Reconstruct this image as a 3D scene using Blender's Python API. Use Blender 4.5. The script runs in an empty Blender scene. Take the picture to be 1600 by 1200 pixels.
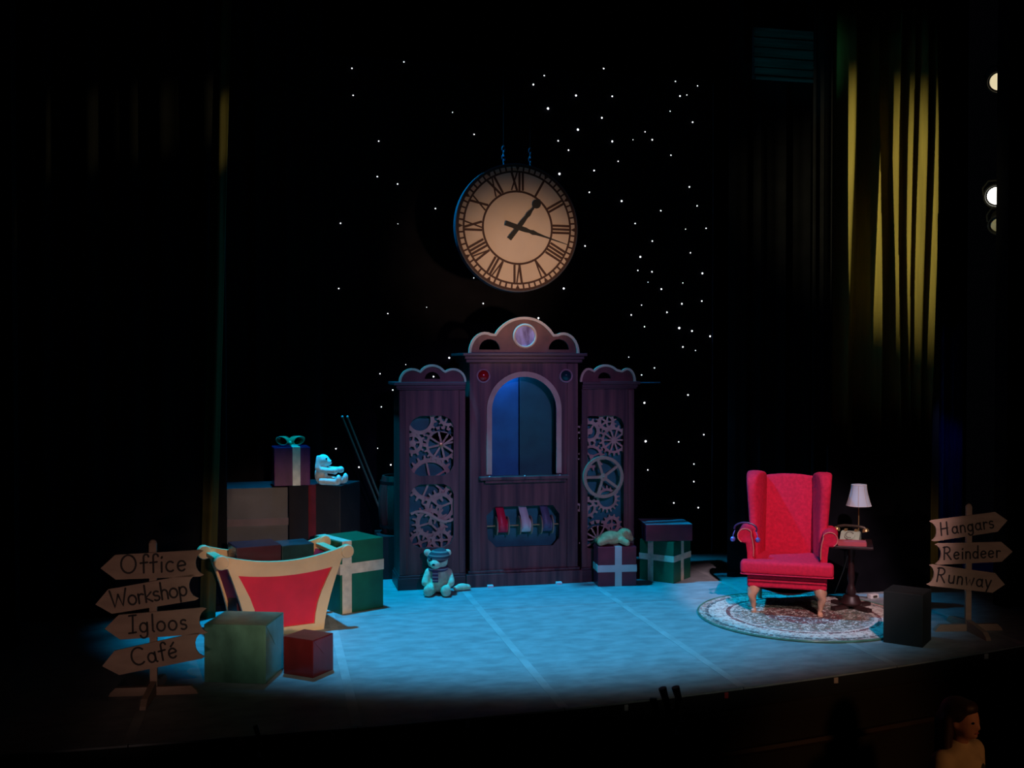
import bpy, bmesh, math, random
from math import sin, cos, pi, radians as R
from mathutils import Matrix, Vector
random.seed(4)
S = bpy.context.scene
C = S.collection

# ------------------------------------------------------------------ camera
cam = bpy.data.cameras.new('camera'); cam.sensor_width = 36; cam.lens = 37.125
cam.clip_start = .05; cam.clip_end = 80
co = bpy.data.objects.new('camera', cam); C.objects.link(co)
co.location = (0, 0, 1.98); co.rotation_euler = (R(90-1.04), 0, R(-12.8))
S.camera = co

# ------------------------------------------------------------------ world, exposure
w = bpy.data.worlds.new('world'); S.world = w; w.use_nodes = True
w.node_tree.nodes['Background'].inputs[0].default_value = (.35, .4, .6, 1)
w.node_tree.nodes['Background'].inputs[1].default_value = .0012
S.view_settings.view_transform = 'Standard'; S.view_settings.look = 'None'
S.view_settings.exposure = 0; S.view_settings.gamma = 1; S.view_settings.use_curve_mapping = False

# ------------------------------------------------------------------ stage lighting
def spot(name, loc, tgt, watts, col, size, blend=.5, rad=.08, sx=1, roll=0):
    l = bpy.data.lights.new(name, 'SPOT'); l.energy = watts; l.color = col
    l.spot_size = R(size); l.spot_blend = blend; l.shadow_soft_size = rad
    o = bpy.data.objects.new(name, l); C.objects.link(o); o.location = loc
    d = (Vector(tgt)-Vector(loc)).normalized(); X = (Vector((1, 0, 0))-d*d.x).normalized(); Y = (-d).cross(X)
    o.rotation_euler = (Matrix((X, Y, -d)).transposed() @ Matrix.Rotation(R(roll), 3, 'Z')).to_euler(); o.scale = (sx, 1, 1)
    return o
# saturated blue-cyan top light, hung upstage left in front of the star cloth
spot('top_wash_blue', (.25, 8.87, 6.6), (1.84, 8.42, 0), 2700, (.0, .50, 1), 39, .6, .12, 1.45)
# pale front-of-house wash with its front edge shuttered at the stage lip
spot('front_wash', (1.8, -6.5, 8.5), (2.2, 7.3, 0), 2500, (1, .98, .82), 5.8, .8, .15, 3.9, -2)
# pink-white special on the armchair
spot('chair_special', (2.3, -.5, 8), (4.2, 7.65, .45), 3400, (1, .66, .74), 10.2, .4, .1)
# violet wash on the machine
spot('violet_wash', (2.2, -3, 4.6), (2.2, 9.2, 1.1), 1300, (.58, .33, 1), 14.5, .8, .15)
# low amber spill from the stalls, lifts the hung clock from below
spot('clock_special', (2.9, -1.5, .9), (2.1, 9, 2.75), 2500, (1, .58, .36), 9.5, 1, .15)
# amber special on sleigh and gifts, dim low amber on the two signposts
spot('amber_sleigh', (1.3, -4, 2.9), (.16, 8.3, .50), 2100, (1, .64, .44), 7.8, .6, .15)
spot('amber_left', (-1.4, -3, 1.0), (-.72, 6.6, .50), 340, (1, .64, .56), 7.5, .7, .15)
spot('amber_right', (3, -3, 2.2), (5.05, 6.9, .55), 240, (1, .68, .54), 8, .7, .15)
spot('house_spill', (5.4, 1.5, 1.2), (3.9, 5.4, -.3), 60, (1, .42, .16), 20, .7, .2)

# ------------------------------------------------------------------ materials
def mat(name, col, rough=.6, var=.15, scale=8, stretch=(1, 1, 1), bump=0, metal=0, emit=None, es=0, col2=None, spec=.5):
    m = bpy.data.materials.new(name); m.use_nodes = True; nt = m.node_tree
    b = nt.nodes['Principled BSDF']; b.inputs['Roughness'].default_value = rough; b.inputs['Metallic'].default_value = metal
    b.inputs['Specular IOR Level'].default_value = spec
    if emit:
        b.inputs['Emission Color'].default_value = (*emit, 1); b.inputs['Emission Strength'].default_value = es
    tc = nt.nodes.new('ShaderNodeTexCoord'); mp = nt.nodes.new('ShaderNodeMapping'); mp.inputs['Scale'].default_value = stretch
    nt.links.new(tc.outputs['Object'], mp.inputs[0])
    n = nt.nodes.new('ShaderNodeTexNoise'); n.inputs['Scale'].default_value = scale; n.inputs['Detail'].default_value = 6
    nt.links.new(mp.outputs[0], n.inputs['Vector'])
    r = nt.nodes.new('ShaderNodeValToRGB'); c2 = col2 or tuple(c*(1-var) for c in col)
    r.color_ramp.elements[0].position = .35; r.color_ramp.elements[0].color = (*c2, 1)
    r.color_ramp.elements[1].position = .65; r.color_ramp.elements[1].color = (*[min(1, c*(1+var*.5)) for c in col], 1)
    nt.links.new(n.outputs['Fac'], r.inputs[0]); nt.links.new(r.outputs[0], b.inputs['Base Color'])
    if bump:
        bp = nt.nodes.new('ShaderNodeBump'); bp.inputs['Strength'].default_value = bump; bp.inputs['Distance'].default_value = .02
        nt.links.new(n.outputs['Fac'], bp.inputs['Height']); nt.links.new(bp.outputs[0], b.inputs['Normal'])
    return m
M = {}
M['floor'] = mat('stage_floor', (.32, .36, .38), .6, .22, 6, (1, 1.8, 1), .03)
M['tape'] = mat('floor_tape', (.40, .44, .455), .6, .2, 5)
M['black'] = mat('black_paint', (.012, .012, .013), .8, .2, 6)
M['velvet'] = mat('black_velvet', (.006, .006, .008), .95, .3, 5, spec=.05)
M['gold'] = mat('gold_lit_velour', (.34, .27, .07), .75, .25, 14, (1, 1, .08), .2, spec=.2)  # gold of the raking light put into the dark cloth's colour
M['golddark'] = mat('dim_gold_lit_velour', (.055, .046, .014), .8, .25, 14, (1, 1, .08), .2, spec=.1)  # gold light streak on the curtain edge put into the cloth colour
M['blueslash'] = mat('blue_slash', (.03, .04, .22), .35, .5, 30, (1, 1, .1), .3)
M['border'] = mat('border_cloth', (.02, .06, .065), .9, .5, 5, (.4, 1, 5), .3)  # teal light put into the black border's colour
M['pit'] = mat('pit_paint', (.02, .017, .016), .8, .3, 3)
M['brown'] = mat('brown_trim', (.05, .03, .022), .5, .3, 4)
M['wood'] = mat('red_brown_wood', (.15, .055, .048), .5, .35, 8, (2, 2, .10), .04, col2=(.035, .014, .017))
M['woodred'] = mat('crest_wood', (.12, .038, .034), .5, .35, 7, (1.5, 1.5, 1), 0)
M['wooddark'] = mat('cornice_wood', (.07, .03, .034), .45, .3, 7, (.3, 2, 2))
M['tan'] = mat('tan_trim', (.60, .42, .30), .6, .12, 8)
M['gear'] = mat('gear_ply', (.50, .36, .26), .6, .25, 9)
M['wheel'] = mat('wheel_ply', (.40, .30, .19), .55, .15, 9)
M['teal'] = mat('teal_backing', (.004, .20, .19), .6, .3, 5)
M['bluelitdoor'] = mat('blue_lit_door_cloth', (.012, .22, .38), .7, .2, 5)  # blue light on the left door put into its cloth colour
M['tealdoor'] = mat('teal_door_cloth', (.012, .16, .14), .7, .2, 5)
M['redbulb'] = mat('red_lens', (.45, .01, .015), .15, .1, 5)
M['greenbulb'] = mat('green_lens', (.01, .05, .06), .15, .1, 5)
M['ring'] = mat('bulb_ring', (.40, .26, .28), .5, .1, 5)
M['mirror'] = mat('marbled_disc', (.34, .40, .85), .25, .3, 9, (2.2, 1, .7), col2=(.09, .08, .26))
M['brass'] = mat('brass', (.55, .40, .16), .3, .1, 5, metal=.7)
M['white'] = mat('white_paint', (.75, .75, .73), .6, .06, 5)
M['rib_red'] = mat('red_ribbon', (.80, .02, .06), .4, .1, 6)
M['rib_white'] = mat('white_ribbon', (.72, .68, .60), .5, .1, 6)
M['rib_grey'] = mat('grey_ribbon', (.11, .11, .17), .5, .15, 6)
M['face'] = mat('clock_face', (.66, .56, .46), .6, .06, 3)
M['clockline'] = mat('clock_line', (.05, .018, .012), .7, .1, 3)
M['hand'] = mat('clock_hand', (.012, .014, .014), .7, .1, 3)
M['rim'] = mat('clock_rim', (.035, .05, .08), .35, .1, 3)
M['steel'] = mat('chain_steel', (.25, .4, .6), .25, .1, 5, metal=.9)
M['cream'] = mat('cream_frame', (.76, .54, .30), .5, .08, 5)
M['redpanel'] = mat('red_panel', (.72, .010, .045), .7, .12, 6)
M['tealwrap'] = mat('teal_foil_wrap', (.11, .25, .18), .28, .4, 7, (1, 1, .6), .12)
M['redwrap'] = mat('red_foil_wrap', (.14, .011, .013), .28, .3, 7, (1, 1, .6), .12)
M['greenwrap'] = mat('green_wrap', (.006, .12, .055), .4, .2, 7, bump=.05)
M['maroondark'] = mat('dark_maroon_wrap', (.06, .008, .018), .3, .3, 7, bump=.08)
M['darkwrap'] = mat('charcoal_wrap', (.020, .020, .028), .45, .25, 7, bump=.05)
M['maroonwrap'] = mat('maroon_wrap', (.22, .014, .035), .35, .25, 7, bump=.05)
M['purplewrap'] = mat('purple_wrap', (.10, .012, .075), .25, .35, 9, (1, 1, .4), .1)
M['blackwrap'] = mat('black_wrap', (.004, .006, .006), .7, .3, 7)  # shade on the right front box put into this near-black colour
M['bluewrap'] = mat('dark_teal_wrap', (.012, .05, .06), .3, .4, 9, bump=.1)
M['ribbon'] = mat('cream_ribbon', (.72, .62, .47), .5, .2, 14)
M['ribred'] = mat('dull_red_ribbon', (.16, .012, .02), .5, .2, 9)
M['ribplum'] = mat('plum_ribbon', (.075, .035, .04), .5, .2, 9)
M['palelid'] = mat('pale_blue_paper', (.42, .46, .52), .35, .12, 7)
M['bow'] = mat('green_bow', (.02, .28, .15), .2, .2, 6)
M['chair'] = mat('red_upholstery', (.68, .014, .055), .85, .15, 40, bump=.05, spec=.2)
M['seam'] = mat('pink_piping', (.70, .18, .13), .7, .1, 9)
M['legwood'] = mat('pale_leg_wood', (.52, .26, .17), .45, .2, 6)
M['dust'] = mat('maroon_underlining', (.07, .008, .014), .9, .2, 9)
M['tablewood'] = mat('dark_mahogany', (.03, .010, .010), .45, .3, 6)
M['shade'] = mat('lamp_shade', (.55, .66, .74), .8, .05, 5)
M['phonebody'] = mat('phone_cream', (.42, .52, .38), .25, .1, 5)
M['phonedark'] = mat('phone_handset', (.09, .07, .05), .25, .2, 5, metal=.4)
M['book'] = mat('pink_book', (.55, .09, .11), .6, .1, 9)
M['pages'] = mat('book_pages', (.5, .42, .34), .8, .1, 30)
M['band'] = mat('purple_band', (.05, .02, .09), .4, .1, 9)
M['bauble'] = mat('blue_bauble', (.25, .22, .75), .12, .1, 9, metal=.6)
M['plush'] = mat('pale_plush', (.70, .76, .52), .95, .18, 30, bump=.25, spec=.1)  # greenish light on the bear put into the plush colour
M['plushblue'] = mat('white_plush', (.88, .92, .88), .95, .12, 30, bump=.25, spec=.1)
M['plushbrown'] = mat('tan_plush', (.60, .46, .22), .95, .2, 30, bump=.25, spec=.1)
M['eye'] = mat('black_button', (.008, .008, .01), .15, .1, 9)
M['sign'] = mat('sign_ply', (.37, .25, .18), .7, .15, 6, (1, 1, 3))
M['ink'] = mat('sign_paint', (.014, .010, .010), .7, .1, 6)
M['barrel'] = mat('barrel_wood', (.15, .03, .025), .6, .35, 12, (2, 2, .15))
M['pole'] = mat('wooden_pole', (.13, .075, .05), .5, .2, 9)
M['gunmetal'] = mat('black_metal', (.012, .012, .013), .4, .2, 9)
M['lens1'] = mat('lamp_lens_cream', (.5, .45, .3), .3, .05, 9, emit=(1, .83, .50), es=.75)
M['lens2'] = mat('lamp_lens_white', (.8, .8, .8), .3, .05, 9, emit=(1, .96, .85), es=6)
M['lens3'] = mat('lamp_lens_dull', (.5, .48, .4), .3, .05, 9)
M['star'] = mat('star_led', (.8, .8, .8), .5, .02, 9, emit=(.92, .94, 1), es=3.2)
M['cable'] = mat('cord_grey', (.12, .13, .11), .6, .1, 9)
M['skin'] = mat('skin', (.55, .27, .18), .6, .08, 9)
M['hair'] = mat('brown_hair', (.035, .016, .011), .55, .4, 30, (1, 1, .1), .3)
M['jeans'] = mat('dark_trousers', (.02, .022, .03), .8, .2, 12)
M['lip'] = mat('lips', (.34, .10, .09), .5, .05, 9)
M['redtab'] = mat('red_tab', (.6, .06, .06), .6, .05, 9)

def stripes(name, cols, axis, freq):
    m = bpy.data.materials.new(name); m.use_nodes = True; nt = m.node_tree; b = nt.nodes['Principled BSDF']; b.inputs['Roughness'].default_value = .9
    tc = nt.nodes.new('ShaderNodeTexCoord'); s = nt.nodes.new('ShaderNodeSeparateXYZ'); nt.links.new(tc.outputs['Object'], s.inputs[0])
    mu = nt.nodes.new('ShaderNodeMath'); mu.operation = 'MULTIPLY'; mu.inputs[1].default_value = freq; nt.links.new(s.outputs[axis], mu.inputs[0])
    fr = nt.nodes.new('ShaderNodeMath'); fr.operation = 'FRACT'; nt.links.new(mu.outputs[0], fr.inputs[0])
    r = nt.nodes.new('ShaderNodeValToRGB'); r.color_ramp.interpolation = 'CONSTANT'
    while len(r.color_ramp.elements) < len(cols): r.color_ramp.elements.new(.5)
    for i, c in enumerate(cols):
        r.color_ramp.elements[i].position = i/len(cols); r.color_ramp.elements[i].color = (*c, 1)
    nt.links.new(fr.outputs[0], r.inputs[0]); nt.links.new(r.outputs[0], b.inputs['Base Color'])
    return m
M['hat'] = stripes('hat_stripes', [(.05, .05, .06), (.24, .23, .20), (.07, .06, .07)], 2, 34)
M['scarf'] = stripes('scarf_stripes', [(.06, .05, .12), (.45, .40, .42), (.16, .05, .10)], 2, 34)

def rug_material():
    m = bpy.data.materials.new('floral_rug'); m.use_nodes = True; nt = m.node_tree; b = nt.nodes['Principled BSDF']; b.inputs['Roughness'].default_value = .95
    N, L = nt.nodes.new, nt.links.new
    tc = N('ShaderNodeTexCoord'); ln = N('ShaderNodeVectorMath'); ln.operation = 'LENGTH'; L(tc.outputs['Object'], ln.inputs[0])
    r = N('ShaderNodeValToRGB'); r.color_ramp.interpolation = 'CONSTANT'
    bands = [(0, (.10, .025, .025)), (.30, (.13, .12, .09)), (.47, (.17, .19, .17)), (.535, (.50, .44, .38)), (.56, (.16, .05, .05)), (.59, (.58, .52, .46)), (.73, (.10, .10, .10)), (.755, (.46, .30, .25)), (.80, (.10, .12, .11))]
    while len(r.color_ramp.elements) < len(bands): r.color_ramp.elements.new(.5)
    for i, (p, c) in enumerate(bands):
        r.color_ramp.elements[i].position = p; r.color_ramp.elements[i].color = (*c, 1)
    L(ln.outputs['Value'], r.inputs[0])
    v = N('ShaderNodeTexVoronoi'); v.inputs['Scale'].default_value = 34; L(tc.outputs['Object'], v.inputs['Vector'])
    n = N('ShaderNodeTexNoise'); n.inputs['Scale'].default_value = 62; n.inputs['Detail'].default_value = 3; L(tc.outputs['Object'], n.inputs['Vector'])
    f = N('ShaderNodeValToRGB'); f.color_ramp.interpolation = 'CONSTANT'
    fl = [(0, (0, 0, 0)), (.50, (.55, .55, .55)), (.56, (1, 1, 1))]
    f.color_ramp.elements.new(.5)
    for i, (p, c) in enumerate(fl):
        f.color_ramp.elements[i].position = p; f.color_ramp.elements[i].color = (*c, 1)
    L(n.outputs['Fac'], f.inputs[0])
    pal = N('ShaderNodeValToRGB'); pal.color_ramp.interpolation = 'CONSTANT'
    pc = [(0, (.72, .67, .62)), (.40, (.06, .07, .07)), (.60, (.30, .10, .09)), (.76, (.70, .64, .57))]
    while len(pal.color_ramp.elements) < 4: pal.color_ramp.elements.new(.5)
    for i, (p, c) in enumerate(pc):
        pal.color_ramp.elements[i].position = p; pal.color_ramp.elements[i].color = (*c, 1)
    L(v.outputs['Color'], pal.inputs[0])
    mx = N('ShaderNodeMix'); mx.data_type = 'RGBA'; mu = N('ShaderNodeMath'); mu.operation = 'MULTIPLY'; mu.inputs[1].default_value = .8
    L(f.outputs[0], mu.inputs[0]); L(mu.outputs[0], mx.inputs['Factor']); L(r.outputs[0], mx.inputs[6]); L(pal.outputs[0], mx.inputs[7])
    L(mx.outputs[2], b.inputs['Base Color'])
    return m
M['rug'] = rug_material()

def shirt_material():
    m = mat('cream_shirt', (.62, .48, .28), .9, .15, 6); nt = m.node_tree; b = nt.nodes['Principled BSDF']
    N, L = nt.nodes.new, nt.links.new
    tc = N('ShaderNodeTexCoord'); d = N('ShaderNodeVectorMath'); d.operation = 'DISTANCE'; L(tc.outputs['Object'], d.inputs[0]); d.inputs[1].default_value = (.11, .055, 1.225)
    lt = N('ShaderNodeMath'); lt.operation = 'LESS_THAN'; lt.inputs[1].default_value = .062; L(d.outputs['Value'], lt.inputs[0])
    mx = N('ShaderNodeMix'); mx.data_type = 'RGBA'; old = b.inputs['Base Color'].links[0].from_socket
    L(lt.outputs[0], mx.inputs['Factor']); L(old, mx.inputs[6]); mx.inputs[7].default_value = (.03, .04, .02, 1); L(mx.outputs[2], b.inputs['Base Color'])
    return m
M['shirt'] = shirt_material()

# ------------------------------------------------------------------ helpers
def BM(): return bmesh.new()
def link(name, me, m, parent=None):
    o = bpy.data.objects.new(name, me); C.objects.link(o)
    if m and not me.materials: me.materials.append(M[m])
    if parent: o.parent = parent
    return o
def obj(name, bm, m, parent=None, smooth=False, loc=None, rot=None):
    me = bpy.data.meshes.new(name); bmesh.ops.recalc_face_normals(bm, faces=bm.faces); bm.to_mesh(me); bm.free()
    if smooth:
        for p in me.polygons: p.use_smooth = True
        try: me.set_sharp_from_angle(angle=R(40))
        except Exception: pass
    o = link(name, me, m, parent)
    if loc: o.location = loc
    if rot: o.rotation_euler = rot
    return o
def tag(o, label=None, cat=None, group=None, kind=None):
    for k, v in (('label', label), ('category', cat), ('group', group), ('kind', kind)):
        if v: o[k] = v
    return o
def thing(name, label, cat, loc=(0, 0, 0), rz=0, group=None):
    o = bpy.data.objects.new(name, None); o.empty_display_size = .1; C.objects.link(o); o.location = loc; o.rotation_euler = (0, 0, R(rz))
    return tag(o, label, cat, group)
def box(bm, x0, x1, y0, y1, z0, z1, mx=None, bev=0):
    g = bmesh.ops.create_cube(bm, size=1)
    T = Matrix.Translation(((x0+x1)/2, (y0+y1)/2, (z0+z1)/2)) @ Matrix.Diagonal((x1-x0, y1-y0, z1-z0, 1))
    bmesh.ops.transform(bm, matrix=(mx @ T) if mx else T, verts=g['verts'])
    if bev:
        es = list({e for v in g['verts'] for e in v.link_edges})
        bmesh.ops.bevel(bm, geom=es, offset=bev, segments=2, affect='EDGES', profile=.6)
    return bm
def plate(bm, outer, holes, y0, y1, mx=None):
    """flat board in the XZ plane with cut-outs, from depth y0 to y1"""
    t = bmesh.new(); es = []
    for lp in [outer]+list(holes):
        lp = [p for i, p in enumerate(lp) if (p[0]-lp[i-1][0])**2+(p[1]-lp[i-1][1])**2 > 1e-9]
        vs = [t.verts.new((p[0], y0, p[1])) for p in lp]
        es += [t.edges.new((vs[i], vs[(i+1) % len(vs)])) for i in range(len(vs))]
    bmesh.ops.triangle_fill(t, use_beauty=True, use_dissolve=False, edges=es)
    r = bmesh.ops.extrude_face_region(t, geom=list(t.faces))
    bmesh.ops.translate(t, vec=(0, y1-y0, 0), verts=[v for v in r['geom'] if isinstance(v, bmesh.types.BMVert)])
    if mx: bmesh.ops.transform(t, matrix=mx, verts=t.verts)
    bmesh.ops.recalc_face_normals(t, faces=t.faces)
    me = bpy.data.meshes.new('tmp'); t.to_mesh(me); t.free(); bm.from_mesh(me); bpy.data.meshes.remove(me)
    return bm
def band(bm, pts, wd, y0, y1, closed=False):
    """strip of width wd following pts in XZ, centred on them"""
    n = len(pts); L, Rr = [], []
    for i in range(n):
        a = Vector(pts[i-1 if (i or closed) else 0]); b = Vector(pts[(i+1) % n if (i < n-1 or closed) else i])
        d = (b-a).normalized(); nn = Vector((-d.y, d.x))*wd/2; p = Vector(pts[i]); L.append(p+nn); Rr.append(p-nn)
    k = n if closed else n-1
    V = [[bm.verts.new((q.x, y, q.y)) for q in s] for s in (L, Rr) for y in (y0, y1)]
    for i in range(k):
        j = (i+1) % n
        for a, b in ((0, 1), (1, 3), (3, 2), (2, 0)):
            bm.faces.new((V[a][i], V[a][j], V[b][j], V[b][i]))
    if not closed:
        for i in (0, n-1): bm.faces.new((V[0][i], V[1][i], V[3][i], V[2][i]))
    return bm
def tube(bm, pts, r, seg=8, closed=False):
    pts = [Vector(p) for p in pts]; n = len(pts); rs = r if isinstance(r, (list, tuple)) else [r]*n; rings = []
    up = Vector((0, 0, 1))
    for i in range(n):
        a = pts[i-1 if (i or closed) else 0]; b = pts[(i+1) % n if (i < n-1 or closed) else i]; d = (b-a).normalized()
        s = d.cross(up); s = d.cross(Vector((1, 0, 0))) if s.length < .05 else s; s.normalize(); u = s.cross(d)
        if rings and s.dot(ps) < 0: s, u = -s, -u
        ps = s
        rings.append([bm.verts.new(pts[i]+rs[i]*(cos(2*pi*k/seg)*s+sin(2*pi*k/seg)*u)) for k in range(seg)])
    for i in range(n if closed else n-1):
        A, B = rings[i], rings[(i+1) % n]
        for k in range(seg): bm.faces.new((A[k], A[(k+1) % seg], B[(k+1) % seg], B[k]))
    if not closed: bm.faces.new(rings[0]); bm.faces.new(rings[-1])
    return bm
def lathe(bm, prof, seg=24, mx=None):
    """profile of (radius, z) spun round Z"""
    rings = []
    for r, z in prof:
        rings.append([bm.verts.new((r*cos(2*pi*k/seg), r*sin(2*pi*k/seg), z)) for k in range(seg)] if r > 1e-5 else [bm.verts.new((0, 0, z))])
    nv = [v for q in rings for v in q]
    for A, B in zip(rings, rings[1:]):
        for k in range(seg):
            a = [A[k % len(A)], A[(k+1) % len(A)], B[(k+1) % len(B)], B[k % len(B)]]
            a = list(dict.fromkeys(a))
            if len(a) > 2: bm.faces.new(a)
    if len(rings[0]) > 1: bm.faces.new(rings[0])
    if len(rings[-1]) > 1: bm.faces.new(rings[-1])
    if mx: bmesh.ops.transform(bm, matrix=mx, verts=nv)
    return bm
def ell(bm, c, r, mx=None, seg=16):
    g = bmesh.ops.create_uvsphere(bm, u_segments=seg, v_segments=max(6, seg*2//3), radius=1)
    r = r if isinstance(r, (list, tuple)) else (r, r, r)
    bmesh.ops.transform(bm, matrix=Matrix.Translation(c) @ (mx or Matrix()) @ Matrix.Diagonal((*r, 1)), verts=g['verts'])
    return bm
def cap(bm, a, b, ra, rb, seg=14):
    a, b = Vector(a), Vector(b); ell(bm, a, ra, seg=seg); ell(bm, b, rb, seg=seg); d = b-a
    g = bmesh.ops.create_cone(bm, cap_ends=True, segments=seg, radius1=ra, radius2=rb, depth=d.length)
    bmesh.ops.transform(bm, matrix=Matrix.Translation((a+b)/2) @ d.to_track_quat('Z', 'Y').to_matrix().to_4x4(), verts=g['verts'])
    return bm
def blob(name, bm, m, parent, vox=.012, smooth=4, loc=None, rot=None):
    """melt overlapping volumes into one continuous skin"""
    me = bpy.data.meshes.new(name); bm.to_mesh(me); bm.free(); o = bpy.data.objects.new(name, me); C.objects.link(o)
    md = o.modifiers.new('r', 'REMESH'); md.mode = 'VOXEL'; md.voxel_size = vox
    sm = o.modifiers.new('s', 'SMOOTH'); sm.iterations = smooth; sm.factor = .5
    dg = bpy.context.evaluated_depsgraph_get(); dg.update(); m2 = bpy.data.meshes.new_from_object(o.evaluated_get(dg))
    o.modifiers.clear(); o.data = m2; bpy.data.meshes.remove(me); m2.name = name
    m2.materials.clear(); m2.materials.append(M[m])
    for p in m2.polygons: p.use_smooth = True
    if parent: o.parent = parent
    if loc: o.location = loc
    if rot: o.rotation_euler = rot
    return o
def arc(cx, cz, r, a0, a1, n, rz=None):
    return [(cx+r*cos(R(a0+(a1-a0)*i/n)), cz+(rz or r)*sin(R(a0+(a1-a0)*i/n))) for i in range(n+1)]
def rotz(d): return Matrix.Rotation(R(d), 4, 'Z')

# ------------------------------------------------------------------ the stage
def lip(x): return 5.77+.0405*max(0, x-.4)**1.8
XS = [-3.1, -1.93, -.74, .447, 1.635, 2.813, 4.0, 5.19, 6.38, 7.6]
fb = BM()
fx = [XS[0]+i*(XS[-1]-XS[0])/60 for i in range(61)]
def floor_slab(bm, x0, x1, y0, y1, z0, z1, n=8):
    xs = [x0+(x1-x0)*i/n for i in range(n+1)]
    fr = [(x, lip(x) if y0 is None else y0) for x in xs]; pts = fr+[(x1, y1), (x0, y1)]
    lo = [bm.verts.new((x, y, z0)) for x, y in pts]; hi = [bm.verts.new((x, y, z1)) for x, y in pts]
    bm.faces.new(hi); bm.faces.new(lo)
    for i in range(len(pts)):
        j = (i+1) % len(pts); bm.faces.new((lo[i], lo[j], hi[j], hi[i]))
    return bm
floor = obj('floor', floor_slab(fb, XS[0], XS[-1], None, 11.2, -.12, -.012, 60), 'black'); tag(floor, kind='structure')
for i in range(len(XS)-1):
    for y0, y1 in ((None, 8.34), (8.346, 10.78)):
        obj('floor_panel', floor_slab(BM(), XS[i]+.003, XS[i+1]-.003, y0, y1, -.011, 0), 'floor', floor)
for i, x in enumerate(XS[1:-1]):
    b = BM(); yy = 10.2; box(b, x-.028, x+.028, lip(x)+.02, yy, .0004, .0016); obj('seam_tape', b, 'tape', floor)
wf = BM()
for i in range(60):
    a, b = fx[i], fx[i+1]
    vs = [wf.verts.new(p) for p in ((a, lip(a)+.03, -.121), (b, lip(b)+.03, -.121), (b, lip(b)+.03, -1.55), (a, lip(a)+.03, -1.55))]; wf.faces.new(vs)
front = tag(obj('wall_front', wf, 'pit'), kind='structure')
tb = BM(); tube(tb, [(x, lip(x)+.005, -.40) for x in fx[14:]], .025, 6); tag(obj('trim_1', tb, 'brown'), kind='structure')
for x, m, s in [(-.175, 'tan', 2.2), (.314, 'tan', 1), (1.06, 'white', 1.1), (2.02, 'white', 1), (2.69, 'redtab', 1.1), (3.5, 'tan', 1.3), (4.8, 'white', 1.4)]:
    b = BM(); box(b, x-.011*s, x+.011*s, lip(x)-.006, lip(x)+.002, -.05, -.015); obj('tape_tab', b, m, floor)
pf = BM(); box(pf, -4, 9, 1.5, 6.7, -1.65, -1.55); tag(obj('floor_pit', pf, 'pit'), kind='structure')
wb = BM(); box(wb, -4.2, 8.2, 11.25, 11.4, -.2, 6.5); tag(obj('wall_back', wb, 'velvet'), kind='structure')
# proscenium returns
wr = BM(); box(wr, 5.805, 8.2, 7.45, 7.6, 0, 6.5); tag(obj('wall_right', wr, 'velvet'), kind='structure')
wl = BM(); box(wl, -4.2, -1.75, 7.9, 8.05, 0, 6.5); tag(obj('wall_left', wl, 'velvet'), kind='structure')

# ------------------------------------------------------------------ drapes
def drape(bm, x0, x1, z0, z1, amp, per, seed=0, crest=None, n=None):
    rnd = random.Random(seed); n = n or int((x1-x0)/(.006 if crest else .025)); nz = 14; ph = [rnd.uniform(0, 6) for _ in range(4)]; rows = []
    for j in range(nz+1):
        z = z0+(z1-z0)*j/nz; row = []
        for i in range(n+1):
            x = x0+(x1-x0)*i/n; t = (x-x0)/per*2*pi
            y = amp*(.6*sin(t+ph[0]+.25*sin(t*.31+ph[1]))+.4*sin(1.73*t+ph[2]+.05*z)+.06*sin(z*1.3+t*.2))
            if crest: y = amp*.15*y/max(amp, .001)-sum(a*(.80+.20*sin(z*1.15+c*9))*math.exp(-((x-c-.012*sin(z*.9+c*7))/wd)**2) for c, wd, a in crest)
            row.append(bm.verts.new((x, y, z)))
        rows.append(row)
    for a, b in zip(rows, rows[1:]):
        for i in range(n): bm.faces.new((a[i], a[i+1], b[i+1], b[i]))
    return bm
def curtain(label, x0, x1, y, z0, z1, amp, per, m, seed, crest=None, name='stage_curtain', grp=None):
    t = thing(name, label, 'curtain', ((x0+x1)/2, y, z0), 0, grp); h = (x1-x0)/2
    o = obj('drape', drape(BM(), -h, h, 0, z1-z0, amp, per, seed, crest), m, t, True)
    md = o.modifiers.new('thick', 'SOLIDIFY'); md.thickness = .012
    hb = BM(); ny = 12
    drape(hb, -h, h, 0, .05, amp, per, seed, crest); q = obj('hem', hb, m, t, True, (0, -.007, 0))
    return t
curtain('black masking curtain just right of the star cloth', 4.14, 5.25, 9.12, .0, 6.2, .03, .22, 'velvet', 3)
cr = [(-.41, .075, .21), (-.09, .024, .13), (.11, .026, .14), (.24, .022, .12), (.34, .045, .17), (.445, .04, .17)]
curtain('velour curtain with lit folds on the right, gold light put into its colour', 4.82, 6.0, 8.62, 0.0, 5.2, .02, .2, 'gold', 5, cr)
bc = curtain('black curtain hanging behind the lamp table', 4.60, 4.80, 8.42, 0, 5.6, .02, .12, 'velvet', 6)
curtain('blue shimmering slash curtain behind the right signpost', 6.10, 6.47, 8.9, 0, 2.4, .02, .09, 'blueslash', 8)
curtain('left wing curtain whose inner edge catches a faint gold light', -2.7, -.36, 8.75, 0, 6.2, .03, .3, 'velvet', 9)
curtain('black curtain left of the star cloth behind the stacked gifts', -.7, .47, 10.05, 0, 6.2, .03, .25, 'velvet', 11)
lg = BM(); drape(lg, -.06, .06, 0, 5.3, .02, .14, 4, [(.0, .035, .06)])
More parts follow.
